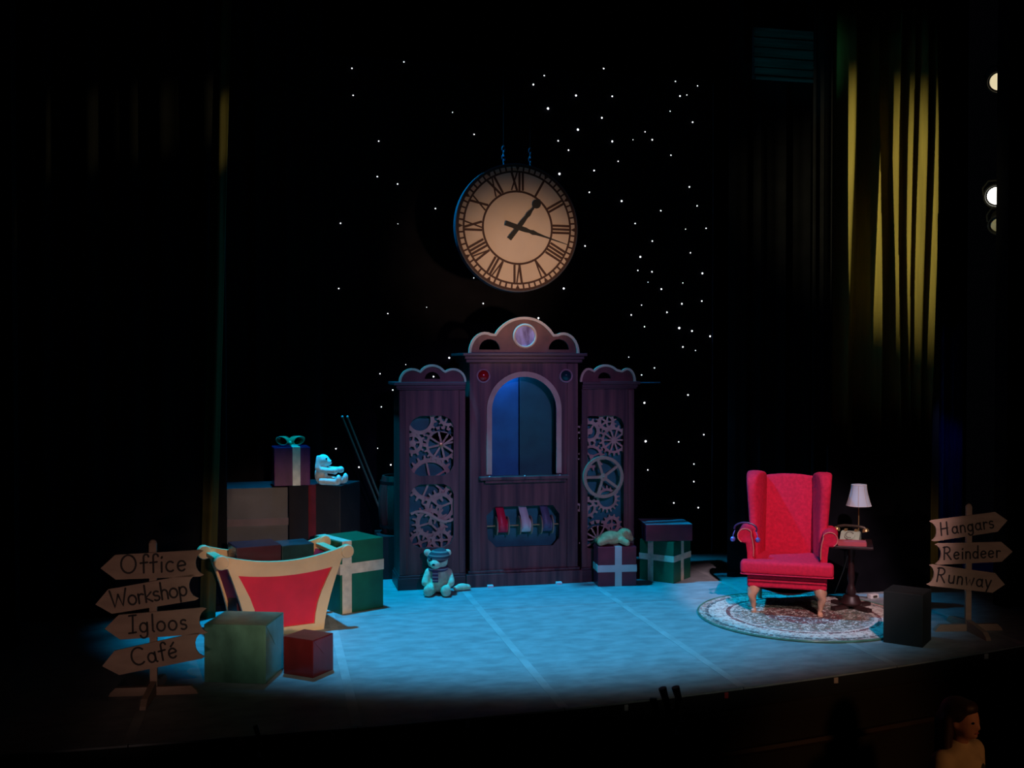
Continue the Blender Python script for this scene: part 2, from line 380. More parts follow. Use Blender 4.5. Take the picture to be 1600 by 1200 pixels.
b = BM(); box(b, 4.66, 5.66, 8.24, 8.27, 0, 1.28, bev=.004); box(b, 4.70, 4.74, 8.271, 8.40, 0, .9); box(b, 5.58, 5.62, 8.271, 8.40, 0, .9); tag(obj('added_flat', b, 'velvet'), 'added low black flat hiding the lit curtain foot behind the lamp table', 'flat')  # added flat that covers the lit foot of the curtain
g = thing('curtain_edge', 'narrow curtain strip at the far left of the stage, gold light put into its colour', 'curtain', (-.50, 8.55, 0)); g.rotation_euler = (0, R(1.7), 0); o = obj('drape', lg, 'golddark', g, True); o.modifiers.new('t', 'SOLIDIFY').thickness = .01
bb = BM(); nz = 10
for j in range(nz):
    z = 4.55+.45*j/nz; box(bb, 4.22, 5.03, 8.8-.012*(j % 2)-.02*(nz-j)/nz, 8.83, z, z+.45/nz)
g = thing('border_cloth', 'border cloth above the right wing, dim teal light put into its colour', 'border cloth', (4.62, 8.8, 4.55)); o = obj('drape', bb, 'border', g); o.location = (-4.62, -8.8, -4.55)
q = obj('light_block_return', drape(BM(), -.14, .14, 0, 6.4, .006, .12, 12), 'velvet', bc, True, (.075, .12, 0), (0, 0, R(90)))  # added return that keeps the top light off the gold folds
b = BM(); tube(b, [(-.4, 0, .02), (.41, 0, .02)], .018); obj('batten', b, 'border', g, True, (0, -.03, -.02))

# star cloth
sc = thing('star_cloth', 'black star cloth pricked with small white lights', 'backdrop', (2.45, 10.3, 0))
obj('cloth', drape(BM(), -1.99, 2.02, 0, 4.95, .008, .5, 2), 'velvet', sc, True)
b = BM(); tube(b, [(2.03, -.02, .02), (2.03, -.02, 4.9)], .008, 6); obj('side_hem', b, 'rim', sc)
STARS = [(0.759,4.824,1),(1.259,4.917,1),(0.769,4.567,1),(1.735,4.455,.7),(1.013,4.14,1),(1.951,4.25,1),(0.999,3.798,1),(1.195,3.734,1),(1.565,3.509,1),(0.646,3.338,1.1),(1.197,3.349,.5),(0.627,2.712,1),(1.097,2.477,.8),(1.477,2.543,.5),(2.041,2.587,1.1),(1.947,2.838,.7),(2.551,4.774,1.4),(2.664,4.87,1),(3.285,4.978,1.2),(2.994,4.69,1.6),(3.376,4.703,1.3),(2.703,4.544,2),(3.266,4.48,1.5),(3.014,4.349,1.9),(2.808,4.227,1.2),(2.916,4.138,1.2),(3.377,4.248,1.6),(3.728,4.362,1),(3.806,4.285,1.3),(3.599,4.275,.6),(3.44,4.049,1),(3.185,3.946,1.3),(2.822,3.897,2),(3.135,3.724,1.1),(3.478,3.647,1.6),(4.246,4.486,1.3),(4.107,4.747,1.3),(4.183,4.762,.8),(4.057,4.894,1),(4.3,4.862,.9),(4.0,4.586,.8),(4.01,4.136,1),(4.213,3.818,1.3),(4.299,3.626,1.1),(4.4,3.397,1),(3.901,3.563,1.1),(3.624,3.424,1),(4.173,3.382,.7),(3.809,3.249,1.2),(3.091,3.182,1.2),(4.227,3.139,1.1),(3.68,3.085,1.6),(3.654,2.946,1),(3.807,2.935,1.2),(4.36,2.929,1.6),(4.145,2.826,.8),(3.909,2.759,1.4),(3.764,2.828,.6),(2.868,2.748,1.6),(4.134,2.611,1.4),(4.355,2.642,1.2),(3.695,2.592,.8),(3.971,2.521,1.3),(3.583,2.49,1.2),(3.727,2.371,1),(4.106,2.36,2),(4.247,2.331,1.5),(4.448,2.277,1.5),(4.147,2.165,1.3),(2.605,2.448,1.5),(4.286,2.129,.7),(3.558,2.059,.7),(3.728,1.59,1.7),(3.697,1.876,1),(3.836,1.948,1),(4.205,1.668,1.4),(3.742,1.194,2),(4.104,1.182,1),(3.766,.899,1.1),(4.382,1.253,1.2),(4.273,.949,1.1),(4.273,.766,1.1),(4.052,.55,1.2),(4.323,.493,1.3),(4.225,.22,1.2),(1.7,2.049,1.5),(1.021,1.894,.9),(1.144,1.736,1),(1.032,1.572,.9),(1.272,1.982,.5),(1.544,1.864,1.2),(.596,1.173,1.1),(.816,.99,1.2),(1.124,1.007,1.2),(.996,1.17,.7)]
b = BM(); ell(b, (0, 0, 0), (1, .6, 1), seg=8); st = obj('star_light', b, 'star', sc, True)
for i, (x, z, s) in enumerate(STARS):
    o = st if i == 0 else st.copy()
    if i: C.objects.link(o); o.parent = sc
    o.location = (x-2.45, -.03, z); k = .0056*s**.9; o.scale = (k, k, k)

# ------------------------------------------------------------------ toy machine: three cabinets
Y0 = 9.235
def gear(bm, c, ro, rr, ri, teeth, spokes, hub, y0, y1, sw=.012, a0=0):
    cx, cz = c; out = []
    for i in range(teeth):
        a = 360*i/teeth+a0; d = 360/teeth
        for f, r in ((0, rr), (.28, rr), (.40, ro), (.62, ro), (.75, rr)): out.append((cx+r*cos(R(a+f*d)), cz+r*sin(R(a+f*d))))
    holes = []
    if spokes:
        for i in range(spokes):
            am = 360*i/spokes+a0; s = 360/spokes; do = math.degrees(math.asin(min(.9, sw/2/ri))); di = math.degrees(math.asin(min(.9, sw/2/hub)))
            holes.append(arc(cx, cz, ri, am+do, am+s-do, 6)+arc(cx, cz, hub, am+s-di, am+di, 3))
    elif ri: holes.append(arc(cx, cz, ri, 0, 360*(1-1/24), 23))
    return plate(bm, out, holes, y0, y1)
def scallop(bm_outline): pass
def crest_outline(x0, x1, xa, xb, zb, zl, zc, zm):
    """three-lobed pediment: small lobe, big arch, small lobe"""
    xm = (xa+xb)/2; wl = xa-x0; p = []
    for i in range(11):
        t = i/10; a = R(180-125*t); cx, rx = x0+wl*.60, wl*.60
        p.append((cx+rx*cos(a), zb+(zl-zb)*sin(a) if a > pi/2 else max(zc, zb+(zl-zb)*sin(a))))
    p[-1] = (xa, zc)
    hw = (xb-xa)/2; h = zm-zc; r = (hw*hw+h*h)/(2*h); cz = zm-r; a0 = math.degrees(math.atan2(zc-cz, -hw)); a1 = math.degrees(math.atan2(zc-cz, hw))
    mid = arc(xm, cz, r, a0 if a0 > 0 else a0+360, a1, 16)[1:-1]
    rt = [(x0+x1-q[0], q[1]) for q in reversed(p)]
    return p+mid+rt
def moon(cx, zb, w_, h): return arc(cx, zb, w_/2, 0, 180, 12, h)
def oct_hole(x0, x1, z0, z1, c): 
    k = c*.35
    return [(x0+c, z0), (x1-c, z0), (x1-k, z0+k), (x1, z0+c), (x1, z1-c), (x1-k, z1-k), (x1-c, z1), (x0+c, z1), (x0+k, z1-k), (x0, z1-c), (x0, z0+c), (x0+k, z0+k)]
def rectp(x0, x1, z0, z1): return [(x0, z0), (x1, z0), (x1, z1), (x0, z1)]

# centre cabinet (origin at its base centre)
cx = 2.21
cc = thing('puppet_booth', 'tall central cabinet of the toy machine with arched window', 'cabinet', (cx, Y0, 0))
hw = .50
arch = [(-.305, .985), (.305, .985), (.305, 1.575)]+arc(0, 1.575, .305, 0, 180, 20)[1:-1]+[(-.305, 1.575)]
rib_hole = [(x-cx, z) for x, z in [(1.951, .345), (2.48, .342), (2.505, .375), (2.54, .41), (2.54, .626), (2.51, .665), (2.479, .709), (1.94, .708), (1.905, .668), (1.864, .63), (1.875, .423), (1.915, .385)]]
b = BM(); plate(b, rectp(-hw, hw, .13, 2.0), [arch, rib_hole], 0, .025); obj('front_panel', b, 'wood', cc)
for s, n in ((-1, 'side_panel'), (1, 'side_panel')):
    b = BM(); box(b, s*hw-.012-(.012*s), s*hw+.012-(.012*s), .026, .52, .13, 2.0); obj(n, b, 'wood', cc)
b = BM(); box(b, -hw, hw, .525, .545, 0, 2.0); obj('back_panel', b, 'teal', cc)
b = BM()
for x0, x1 in ((-.50, -.40), (.40, .50)): box(b, x0, x1, -.012, -.001, .14, 1.99, bev=.003)
obj('pilaster', b, 'wood', cc)
b = BM(); pr = [(-.54, .0), (-.54, .12), (-.52, .135), (.52, .135), (.54, .12), (.54, 0)]
box(b, -.535, .535, -.045, .52, .0, .115, bev=.006); box(b, -.515, .515, -.025, .5, .1151, .14, bev=.005); obj('plinth', b, 'wood', cc)
b = BM(); box(b, -.535, .535, -.035, .54, 2.0, 2.03, bev=.004); box(b, -.55, .55, -.05, .55, 2.03, 2.06, bev=.004); box(b, -.57, .57, -.075, .56, 2.06, 2.085, bev=.004); obj('cornice', b, 'wooddark', cc)
co_ = crest_outline(-.497, .503, -.265, .268, 2.085, 2.262, 2.246, 2.40)
b = BM(); plate(b, co_, [moon(-.316, 2.115, .19, .095), moon(.326, 2.118, .19, .095)], .01, .035); obj('crest', b, 'woodred', cc)
b = BM(); band(b, co_, .024, -.012, .012); obj('crest_trim', b, 'tan', cc)
b = BM(); plate(b, [(-.345, 1.0), (-.345, 1.575)]+arc(0, 1.575, .345, 180, 0, 28)+[(.345, 1.0), (.298, 1.0), (.298, 1.575)]+arc(0, 1.575, .298, 0, 180, 28)+[(-.298, 1.575), (-.298, 1.0)], [], -.015, -.001); obj('window_frame', b, 'tan', cc)
b = BM(); box(b, -.42, .40, -.09, -.001, .955, .985, bev=.006); box(b, -.37, .38, -.06, -.001, .925, .955, bev=.005); sill = obj('window_sill', b, 'wood', cc)
for x in (-.333, -.012, .314):
    b = BM(); ell(b, (x, -.075, .988), (.008, .008, .006), seg=8); obj('screw_head', b, 'white', sill, True)
b = BM(); box(b, -.32, -.006, .20, .215, .95, 1.95); obj('blue_lit_door', b, 'bluelitdoor', cc)
b = BM(); box(b, .0, .32, .17, .185, .95, 1.95); obj('teal_door', b, 'tealdoor', cc)
b = BM(); box(b, -.36, .36, .14, .16, .32, .74); obj('spool_recess', b, 'teal', cc)
b = BM(); tube(b, [(-.36, .05, .528), (.36, .05, .528)], .007, 8); obj('spool_rod', b, 'brass', cc, True)
for x, m, z in ((-.375, 'redbulb', 1.883), (.389, 'greenbulb', 1.881)):
    b = BM(); lathe(b, [(.0, .045), (.022, .041), (.04, .028), (.05, .008), (.05, 0)], 20, Matrix.Translation((x, -.001, z)) @ Matrix.Rotation(R(90), 4, 'X')); dome = obj('lamp_dome', b, m, cc, True); tag(dome, 'red glass dome' if x < 0 else 'dark green glass dome')
    b = BM(); lathe(b, [(.05, 0), (.05, .014), (.058, .016), (.064, .010), (.064, 0)], 24, Matrix.Translation((x, -.001, z)) @ Matrix.Rotation(R(90), 4, 'X')); obj('dome_ring', b, 'ring', dome, True)
b = BM(); lathe(b, [(.0, .012), (.09, .012), (.09, 0)], 28, Matrix.Translation((.006, .009, 2.239)) @ Matrix.Rotation(R(90), 4, 'X')); md_ = obj('crest_disc', b, 'mirror', cc)
b = BM(); lathe(b, [(.09, 0), (.09, .022), (.10, .026), (.112, .02), (.112, 0)], 32, Matrix.Translation((.006, .009, 2.239)) @ Matrix.Rotation(R(90), 4, 'X')); obj('disc_ring', b, 'tan', md_, True)
for x in (-.325, .306):
    b = BM(); box(b, x-.026, x+.026, -.09, -.046, 0, .022, bev=.004); obj('floor_bracket', b, 'white', cc)

# ribbon spools threaded on the rod
for (x, m, c) in ((2.014, 'rib_red', 'red'), (2.227, 'rib_white', 'white'), (2.425, 'rib_grey', 'slate grey')):
    t = thing('ribbon_spool', f'brass spool of {c} ribbon on the rod in the lower opening', 'ribbon spool', (x, Y0+.05, .528), 0, 'ribbon spools in the booth')
    Ry = Matrix.Rotation(R(90), 4, 'Y')
    for s in (-1, 1):
        b = BM(); lathe(b, [(.0095, -.006), (.084, -.006), (.088, 0), (.084, .006), (.0095, .006)], 28, Matrix.Translation((s*.052, 0, 0)) @ Ry); obj('flange', b, 'wheel', t, True)
    b = BM(); lathe(b, [(.0095, -.048), (.062, -.048), (.062, .048), (.0095, .048)], 24, Ry); obj('ribbon_roll', b, m, t, True)
    b = BM(); pts = [(-.005, -.064, -.03), (-.004, -.066, .02), (-.012, -.05, .09), (-.02, -.01, .15), (-.024, .03, .20), (-.024, .075, .24)]
    va = [[b.verts.new((p[0]+d, p[1], p[2])) for p in pts] for d in (-.037, .037)]
    for i in range(5): b.faces.new((va[0][i], va[0][i+1], va[1][i+1], va[1][i]))
    o = obj('ribbon_end', b, m, t, True); o.modifiers.new('t', 'SOLIDIFY').thickness = .003

def side_cabinet(label, x0, x1, holes, crest, moon_spec, chamfer_side):
    xc = (x0+x1)/2; t = thing('gear_cabinet', label, 'cabinet', (xc, Y0+.005, 0), 0, 'side cabinets of the toy machine')
    h = (x1-x0)/2
    b = BM(); plate(b, rectp(-h, h, .12, 1.76), [[(x-xc, z) for x, z in q] for q in holes], 0, .022); obj('front_panel', b, 'wood', t)
    for s in (-1, 1):
        b = BM(); box(b, s*h-.011-.011*s, s*h+.011-.011*s, .023, .40, .12, 1.76); obj('side_panel', b, 'wood', t)
    b = BM(); box(b, -h, h, .405, .425, 0, 1.76); obj('back_panel', b, 'wooddark', t)
    b = BM(); box(b, -h+.03, h-.03, .11, .125, .30, 1.60); obj('gear_backing', b, 'teal', t)
    for s in (-1, 1):
        b = BM(); box(b, s*(h-.028)-.028, s*(h-.028)+.028, -.013, -.001, .13, 1.75, bev=.003); obj('pilaster', b, 'wood', t)
    b = BM(); box(b, -h-.02, h+.0, -.03, .41, 0, .105, bev=.005); box(b, -h-.01, h+.0, -.02, .40, .1051, .125, bev=.004); obj('plinth', b, 'wooddark', t)
    b = BM(); box(b, -h-.02, h+.0, -.022, .42, 1.76, 1.775, bev=.003); box(b, -h-.03, h+.0, -.03, .42, 1.7755, 1.80, bev=.003); box(b, -h-.05, h+.0, -.045, .43, 1.8005, 1.828, bev=.004); cor = obj('cornice', b, 'wooddark', t)
    if chamfer_side > 0: cor.scale = (-1, 1, 1)
    co2 = [(x-xc, z) for x, z in crest]
    b = BM(); plate(b, co2, [moon(moon_spec[0]-xc, moon_spec[1], moon_spec[2], moon_spec[3])], .01, .03); obj('crest', b, 'woodred', t)
    b = BM(); band(b, co2, .02, -.01, .011); obj('crest_trim', b, 'tan', t)
    return t, xc
LW = [oct_hole(1.175, 1.569, 1.0, 1.53, .09), oct_hole(1.175, 1.569, .362, .925, .09)]
lc = crest_outline(1.092, 1.673, 1.273, 1.483, 1.829, 1.941, 1.918, 1.974)
tl, xl = side_cabinet('left gear cabinet beside the arched booth, two fretwork openings', 1.085, 1.672, LW, lc, (1.381, 1.856, .135, .062), -1)
RW = [oct_hole(2.744, 3.157, .30, 1.512, .08)]
rc = crest_outline(2.742, 3.259, 2.865, 3.092, 1.825, 1.942, 1.92, 1.974)
tr, xr = side_cabinet('right gear cabinet beside the arched booth, big spoked wheel', 2.748, 3.25, RW, rc, (2.97, 1.856, .12, .055), 1)
b = BM(); tube(b, [(3.26-xr, .1, 1.815), (3.57-xr, .16, 1.815)], .006, 6); obj('rod', b, 'steel', tr)
for (c, ro, rr, ri, te, sp, hub, y, a) in [
    ((1.274, 1.491), .150, .128, .095, 16, 0, 0, .040, 5), ((1.211, 1.285), .115, .092, .060, 12, 5, .03, .055, 10), ((1.467, 1.270), .165, .140, .118, 20, 8, .022, .045, 12),
    ((1.367, .958), .225, .192, .155, 22, 5, .02, .060, 30), ((1.525, 1.520), .105, .085, .060, 14, 3, .016, .034, 0), ((1.455, .715), .160, .128, .098, 18, 3, .02, .045, 20),
    ((1.365, .575), .165, .130, .095, 18, 3, .02, .052, 75), ((1.465, .420), .115, .090, .060, 12, 4, .02, .040, 0), ((1.275, .400), .125, .098, .070, 14, 4, .02, .060, 15)]:
    b = BM(); gear(b, (c[0]-xl, c[1]), ro, rr, ri, te, sp, hub, y, y+.009, .017, a); obj('gear', b, 'gear', tl)
b = BM(); band(b, [(x-xl, z) for x, z in [(1.189, .663), (1.235, .682), (1.283, .686), (1.335, .668), (1.388, .636), (1.44, .603), (1.493, .585), (1.54, .592), (1.583, .614)]], .022, .024, .033); obj('wave_band', b, 'tan', tl)
b = BM(); band(b, [(x-xl, z) for x, z in [(1.60, 1.35), (1.478, 1.270), (1.60, 1.185)]], .022, .026, .036); obj('clock_hand', b, 'tan', tl)
b = BM(); lathe(b, [(0, .014), (.018, .010), (.018, 0)], 12, Matrix.Translation((1.46-xl, .026, 1.27)) @ Matrix.Rotation(R(90), 4, 'X')); obj('hub_cap', b, 'brass', tl, True)
for (c, ro, rr, ri, te, sp, hub, y, a) in [
    ((2.84, 1.37), .122, .096, .066, 13, 2, .03, .038, 60), ((3.077, 1.284), .145, .120, .098, 18, 10, .025, .050, 0), ((2.863, 1.135), .130, .105, .082, 16, 3, .02, .060, 20), ((3.0, 1.455), .100, .078, .05, 14, 5, .018, .045, 0),
    ((2.819, .664), .105, .080, .058, 10, 3, .024, .040, 30), ((3.01, .742), .125, .098, .075, 18, 0, 0, .052, 0), ((2.92, .372), .180, .150, .128, 20, 12, .02, .046, 0), ((3.06, .50), .10, .08, .05, 12, 4, .02, .06, 0)]:
    b = BM(); gear(b, (c[0]-xr, c[1]), ro, rr, ri, te, sp, hub, y, y+.009, .015, a); obj('gear', b, 'gear', tr)
wh = BM(); b = wh; c = (2.945-xr, .955)
def ringp(bm, c, r0, r1, y0, y1): return plate(bm, arc(c[0], c[1], r1, 0, 352.5, 47), [arc(c[0], c[1], r0, 0, 352.5, 47)], y0, y1)
ringp(b, c, .163, .192, -.05, -.015); whl = obj('wheel', b, 'wheel', tr)
for k in range(5):
    a = 180+72*k; b = BM(); p0 = (c[0]+.02*cos(R(a)), c[1]+.02*sin(R(a))); p1 = (c[0]+.166*cos(R(a)), c[1]+.166*sin(R(a)))
    band(b, [p0, p1], .024, -.044, -.02); obj('spoke', b, 'wheel', whl)
b = BM(); lathe(b, [(0, .018), (.008, .018), (.012, .008), (.034, .006), (.034, -.09)], 18, Matrix.Translation((c[0], -.048, c[1])) @ Matrix.Rotation(R(90), 4, 'X')); obj('hub', b, 'wheel', whl, True)

# hidden blue fill light added in the booth to brighten the left door
l = bpy.data.lights.new('booth_fill', 'POINT'); l.energy = 2.2; l.color = (.04, .25, 1); l.shadow_soft_size = .04
o = bpy.data.objects.new('booth_fill', l); C.objects.link(o); o.location = (cx-.17, Y0+.07, 1.93)

# ------------------------------------------------------------------ hung clock
ck = thing('hanging_clock', 'large round roman numeral clock hung on chains above the booth', 'clock', (2.092, 9.0, 3.175), 4.5)
RC = .553
def cring(bm, r0, r1, y0, y1, n=96): return plate(bm, arc(0, 0, r1, 0, 360*(1-1/n), n-1), [arc(0, 0, r0, 0, 360*(1-1/n), n-1)] if r0 else [], y0, y1)
b = BM(); cring(b, 0, RC*.99, -.010, .07); obj('clock_face', b, 'face', ck)
b = BM(); cring(b, RC*.995, RC*1.012, -.014, .062); obj('clock_rim', b, 'rim', ck)
for r0, r1 in ((.958, .994), (.866, .896), (.554, .586)):
    b = BM(); cring(b, RC*r0, RC*r1, -.014, -.0101); obj('dial_ring', b, 'clockline', ck)
for k in range(60):
    a = R(6*k); b = BM(); d = Vector((sin(a), cos(a)))
    if k % 5 == 0:
        n = Vector((d.y, -d.x)); P = [d*RC*.888, d*RC*.965+n*RC*.035, d*RC*.965-n*RC*.035]; plate(b, [(p.x, p.y) for p in P], [], -.013, -.0102)
    else: band(b, [tuple(d*RC*.89), tuple(d*RC*.966)], RC*.027, -.013, -.0102)
    obj('minute_mark', b, 'clockline', ck)
num = ['XII', 'I', 'II', 'III', 'IIII', 'V', 'VI', 'VII', 'VIII', 'IX', 'X', 'XI']
wid = {'I': .056, 'V': .105, 'X': .115}
for k, s in enumerate(num):
    a = R(30*k); d = Vector((sin(a), cos(a))); n = Vector((d.y, -d.x)); W = sum(wid[c] for c in s); t = -W/2; b = BM(); r0, r1 = .585, .870
    def P(tt, r): return tuple((d*r+n*tt)*RC)
    for c in s:
        m_ = t+wid[c]/2; h = wid[c]*.40
        if c == 'I': band(b, [P(m_, r0), P(m_, r1)], RC*.036, -.013, -.0102)
        if c == 'V':
            band(b, [P(m_, r0), P(m_-h, r1)], RC*.036, -.013, -.0102); band(b, [P(m_, r0), P(m_+h, r1)], RC*.024, -.0127, -.0103)
        if c == 'X':
            band(b, [P(m_+h, r0), P(m_-h, r1)], RC*.036, -.013, -.0102); band(b, [P(m_-h, r0), P(m_+h, r1)], RC*.024, -.0127, -.0103)
        t += wid[c]
    obj('numeral', b, 'clockline', ck)
def hand(ang, pts, name, y, disc=None):
    a = R(ang); d = Vector((sin(a), cos(a))); n = Vector((d.y, -d.x)); L_ = [tuple((d*r+n*w_/2)*RC) for r, w_ in pts]; Q = [tuple((d*r-n*w_/2)*RC) for r, w_ in reversed(pts)]
    b = BM(); plate(b, L_+Q, [], y-.008, y)
    if disc: plate(b, arc(*(d*disc[0]*RC), disc[1]*RC, 0, 342, 19), [], y-.0082, y+.0002)
    obj(name, b, 'hand', ck)
hand(38.5, [(-.235, .075), (.02, .07), (.10, .075), (.22, .055), (.28, .075), (.36, .04), (.50, .03), (.585, .01)], 'hour_hand', -.020, (.49, .072))
hand(106.5, [(-.225, .08), (-.02, .075), (.12, .075), (.2, .05), (.25, .075), (.32, .045), (.46, .026), (.90, .006)], 'minute_hand', -.030)
for x in (-.115, .13):
    b = BM(); z = math.sqrt((RC*1.02)**2-x*x)
    for j in range(4):
        pts = [(x+.014*cos(2*pi*i/10)*(1 if j % 2 else .2), .035+.014*cos(2*pi*i/10)*(.2 if j % 2 else 1), z+.02+.038*j+.026*sin(2*pi*i/10)) for i in range(10)]
        tube(b, pts, .0055, 6, True)
    obj('chain', b, 'steel', ck, True)
    b = BM(); tube(b, [(x, .035, z+.15), (x, .035, 2.6)], .002, 5); obj('hanging_wire', b, 'gunmetal', ck)

# ------------------------------------------------------------------ gift boxes
def gift(label, loc, rz, w_, d, h, m, ribbons=(), rm='ribbon', rw=.05, name='gift_box', lidm=None, group=None, cat='gift box'):
    t = thing(name, label, cat, loc, rz, group)
    b = BM(); box(b, -w_/2, w_/2, -d/2, d/2, 0, h, bev=.005); body = obj('wrapped_body', b, m, t)
    # folded paper ends
    e = .0012
    for sd in (-1, 1):
        b = BM(); vs = [b.verts.new(p) for p in ((sd*(w_/2+e), -d/2+.006, h-.006), (sd*(w_/2+e), d/2-.006, h-.006), (sd*(w_/2+e), 0, h*.55))]; b.faces.new(vs)
        o = obj('paper_fold', b, m, t); o.modifiers.new('t', 'SOLIDIFY').thickness = .001
    for r in ribbons:
        b = BM(); e = .003
        if r[0] == 'v':   # band running over front, top and back at x = r[1]
            x = r[1]; box(b, x-rw/2, x+rw/2, -d/2-e, d/2+e, 0.0005, h+e)
        if r[0] == 'd':   # band running over both sides and top at y = r[1]
            y = r[1]; box(b, -w_/2-e, w_/2+e, y-rw/2, y+rw/2, .0005, h+e)
        if r[0] == 'h':   # band round the girth at z = r[1]
            z = r[1]; box(b, -w_/2-e*1.3, w_/2+e*1.3, -d/2-e*1.3, d/2+e*1.3, z-rw/2, z+rw/2)
        obj('ribbon', b, rm, t)
    return t
gift('large dark teal foil gift box at front left beside the red one', (-.176, 6.924, 0), -18.4, .395, .36, .365, 'tealwrap', name='gift_box')
gift('small dark red foil gift box on the floor before the sleigh', (.222, 6.905, 0), -39.3, .235, .215, .24, 'redwrap')
gift('large green gift box with cream ribbon cross right of the sleigh', (.606, 8.71, 0), 26.5, .40, .42, .575, 'greenwrap', [('v', -.14), ('h', .355)], rw=.085)
gift('black box under the wide charcoal gift of the left stack', (-.15, 9.37, 0), 0, .54, .5, .395, 'blackwrap')
gift('wide charcoal gift box with plum band in the left stack', (-.147, 9.36, .397), 0, .548, .5, .55, 'darkwrap', [('h', .26)], 'ribplum', .06)
gift('black box under the dark gift with red stripe', (.45, 9.34, 0), -28, .47, .42, .395, 'blackwrap')
gift('dark gift box with red upright ribbon beneath the white plush toy', (.447, 9.345, .397), -28, .48, .42, .555, 'darkwrap', [('v', -.02)], 'ribred', .07)
pg = gift('purple gift box with cream ribbon and green bow on the stack', (.152, 9.235, .957), 5, .30, .26, .325, 'purplewrap', [('v', .035)], rw=.065)
for s in (-1, 1):
    b = BM(); pts = [(0, 0, 0)]
    cxm = -.005+s*.052
    ring = [(cxm+.048*cos(2*pi*i/16), sin(2*pi*i/16)*.0, .375+.036*sin(2*pi*i/16)+(s*.012)*cos(2*pi*i/16)) for i in range(16)]
    va = [[b.verts.new((p[0]+dx, p[1]+dy, p[2])) for p in ring] for dx, dy in ((.024*s, -.035), (-.020*s, .035))]
    for i in range(16): b.faces.new((va[0][i], va[0][(i+1) % 16], va[1][(i+1) % 16], va[1][i]))
    o = obj('bow_loop', b, 'bow', pg, True); o.modifiers.new('t', 'SOLIDIFY').thickness = .004
b = BM(); ell(b, (-.005, 0, .352), (.02, .035, .022), seg=10); obj('bow_knot', b, 'bow', pg, True)
gift('red gift box with white ribbon cross before the right gear cabinet', (3.012, 9.065, 0), -6, .35, .20, .355, 'maroonwrap', [('v', .01), ('h', .16)], 'rib_white', .062)
gift('green gift box with grey ribbon cross right of the toy machine', (3.549, 9.206, 0), -47.5, .345, .355, .375, 'greenwrap', [('v', -.06), ('d', 0), ('h', .22)], 'ribbon', .055)
fr = gift('flat red gift box with pale top lying on the green ribboned one', (3.535, 9.19, .380), -8, .43, .38, .15, 'maroonwrap')
b = BM(); box(b, -.212, .212, -.187, .187, .1502, .1535, bev=.001); obj('pale_top', b, 'palelid', fr)
gift('black gift box on the floor between rug and right signpost', (4.432, 6.72, 0), -46.8, .27, .26, .37, 'blackwrap')

# ------------------------------------------------------------------ sleigh
SL = (.025, 8.15, 0)
sl = thing('sleigh', 'red and cream sleigh with scrolled corners holding wrapped gifts', 'sleigh', SL, 17)
def sleigh_end(y0, y1, parent, sgn):
    top = [(-.47+.94*i/16, .592-.075*(1-((i-8)/8)**2)) for i in range(17)]
    lo = [(.285, 0.0), (-.285, 0.0)]
    def flank(s, n=8): return [(s*(.285+(.43-.285)*(t/n)**1.35), .50*(t/n)) for t in range(n+1)]
    outl = flank(-1)+[(-.47, .497)]+top+[(.47, .497)]+flank(1)[::-1]
    k = .075
    ti = [(-.355+.71*i/10, .445-.03*(1-((i-5)/5)**2)) for i in range(11)]
    inn = [(s[0]+.085, s[1]) for s in flank(-1)[1:7]]; inn = [(-.215, .05)]+[(-.222, .12), (-.24, .2), (-.27, .28), (-.31, .36)]+ti+[(.31, .36), (.27, .28), (.24, .2), (.222, .12), (.215, .05)]
    b = BM(); plate(b, outl, [inn], y0, y1); f = obj('end_frame', b, 'cream', parent)
    for s in (-1, 1):
        b = BM(); lathe(b, [(0, 0), (.045, 0), (.05, .006), (.05, abs(y1-y0)+.012), (.045, abs(y1-y0)+.018), (0, abs(y1-y0)+.018)], 20, Matrix.Translation((s*.475, max(y0, y1)+.009, .545)) @ Matrix.Rotation(R(90), 4, 'X')); obj('scroll', b, 'cream', f, True)
    b = BM(); plate(b, inn, [], min(y0, y1)+.018, max(y0, y1)-.006); obj('end_panel', b, 'redpanel', parent)
ya, yb = -.25, .25
sleigh_end(ya, ya+.04, sl, 1); sleigh_end(yb, yb+.04, sl, -1)
for s in (-1, 1):
    b = BM(); 
    prof = [(.285+(.43-.285)*(t/8)**1.35, .50*t/8) for t in range(9)]
    for i in range(8):
        (xa, za), (xb_, zb_) = prof[i], prof[i+1]
        vs = [b.verts.new((s*(x-dx), y, z)) for x, z in ((xa, za), (xb_, zb_)) for dx in (.018, .036) for y in (ya+.041, yb-.001)]
        for q in ((0, 1, 5, 4), (2, 3, 7, 6), (0, 2, 6, 4), (1, 3, 7, 5), (0, 1, 3, 2), (4, 5, 7, 6)): b.faces.new([vs[j] for j in q])
    bmesh.ops.remove_doubles(b, verts=b.verts, dist=.0005)
    obj('side_panel', b, 'redpanel', sl)
    b = BM(); box(b, s*.43-.035, s*.43+.035, ya+.041, yb-.001, .515, .545, bev=.006); obj('side_rail', b, 'cream', sl)
b = BM(); box(b, -.26, .26, ya+.042, yb-.002, .06, .08); obj('sleigh_floor', b, 'redpanel', sl)
sl.scale = (1, 1, 1.04)
mS = Matrix.Translation(SL) @ rotz(17)
p = mS @ Vector((-.155, .04, .09)); gift('maroon gift box inside the sleigh, left', tuple(p), 14, .33, .30, .55, 'maroondark')
p = mS @ Vector((.15, .06, .09)); gift('dark teal foil gift box inside the sleigh, right', tuple(p), 16, .25, .26, .53, 'bluewrap')

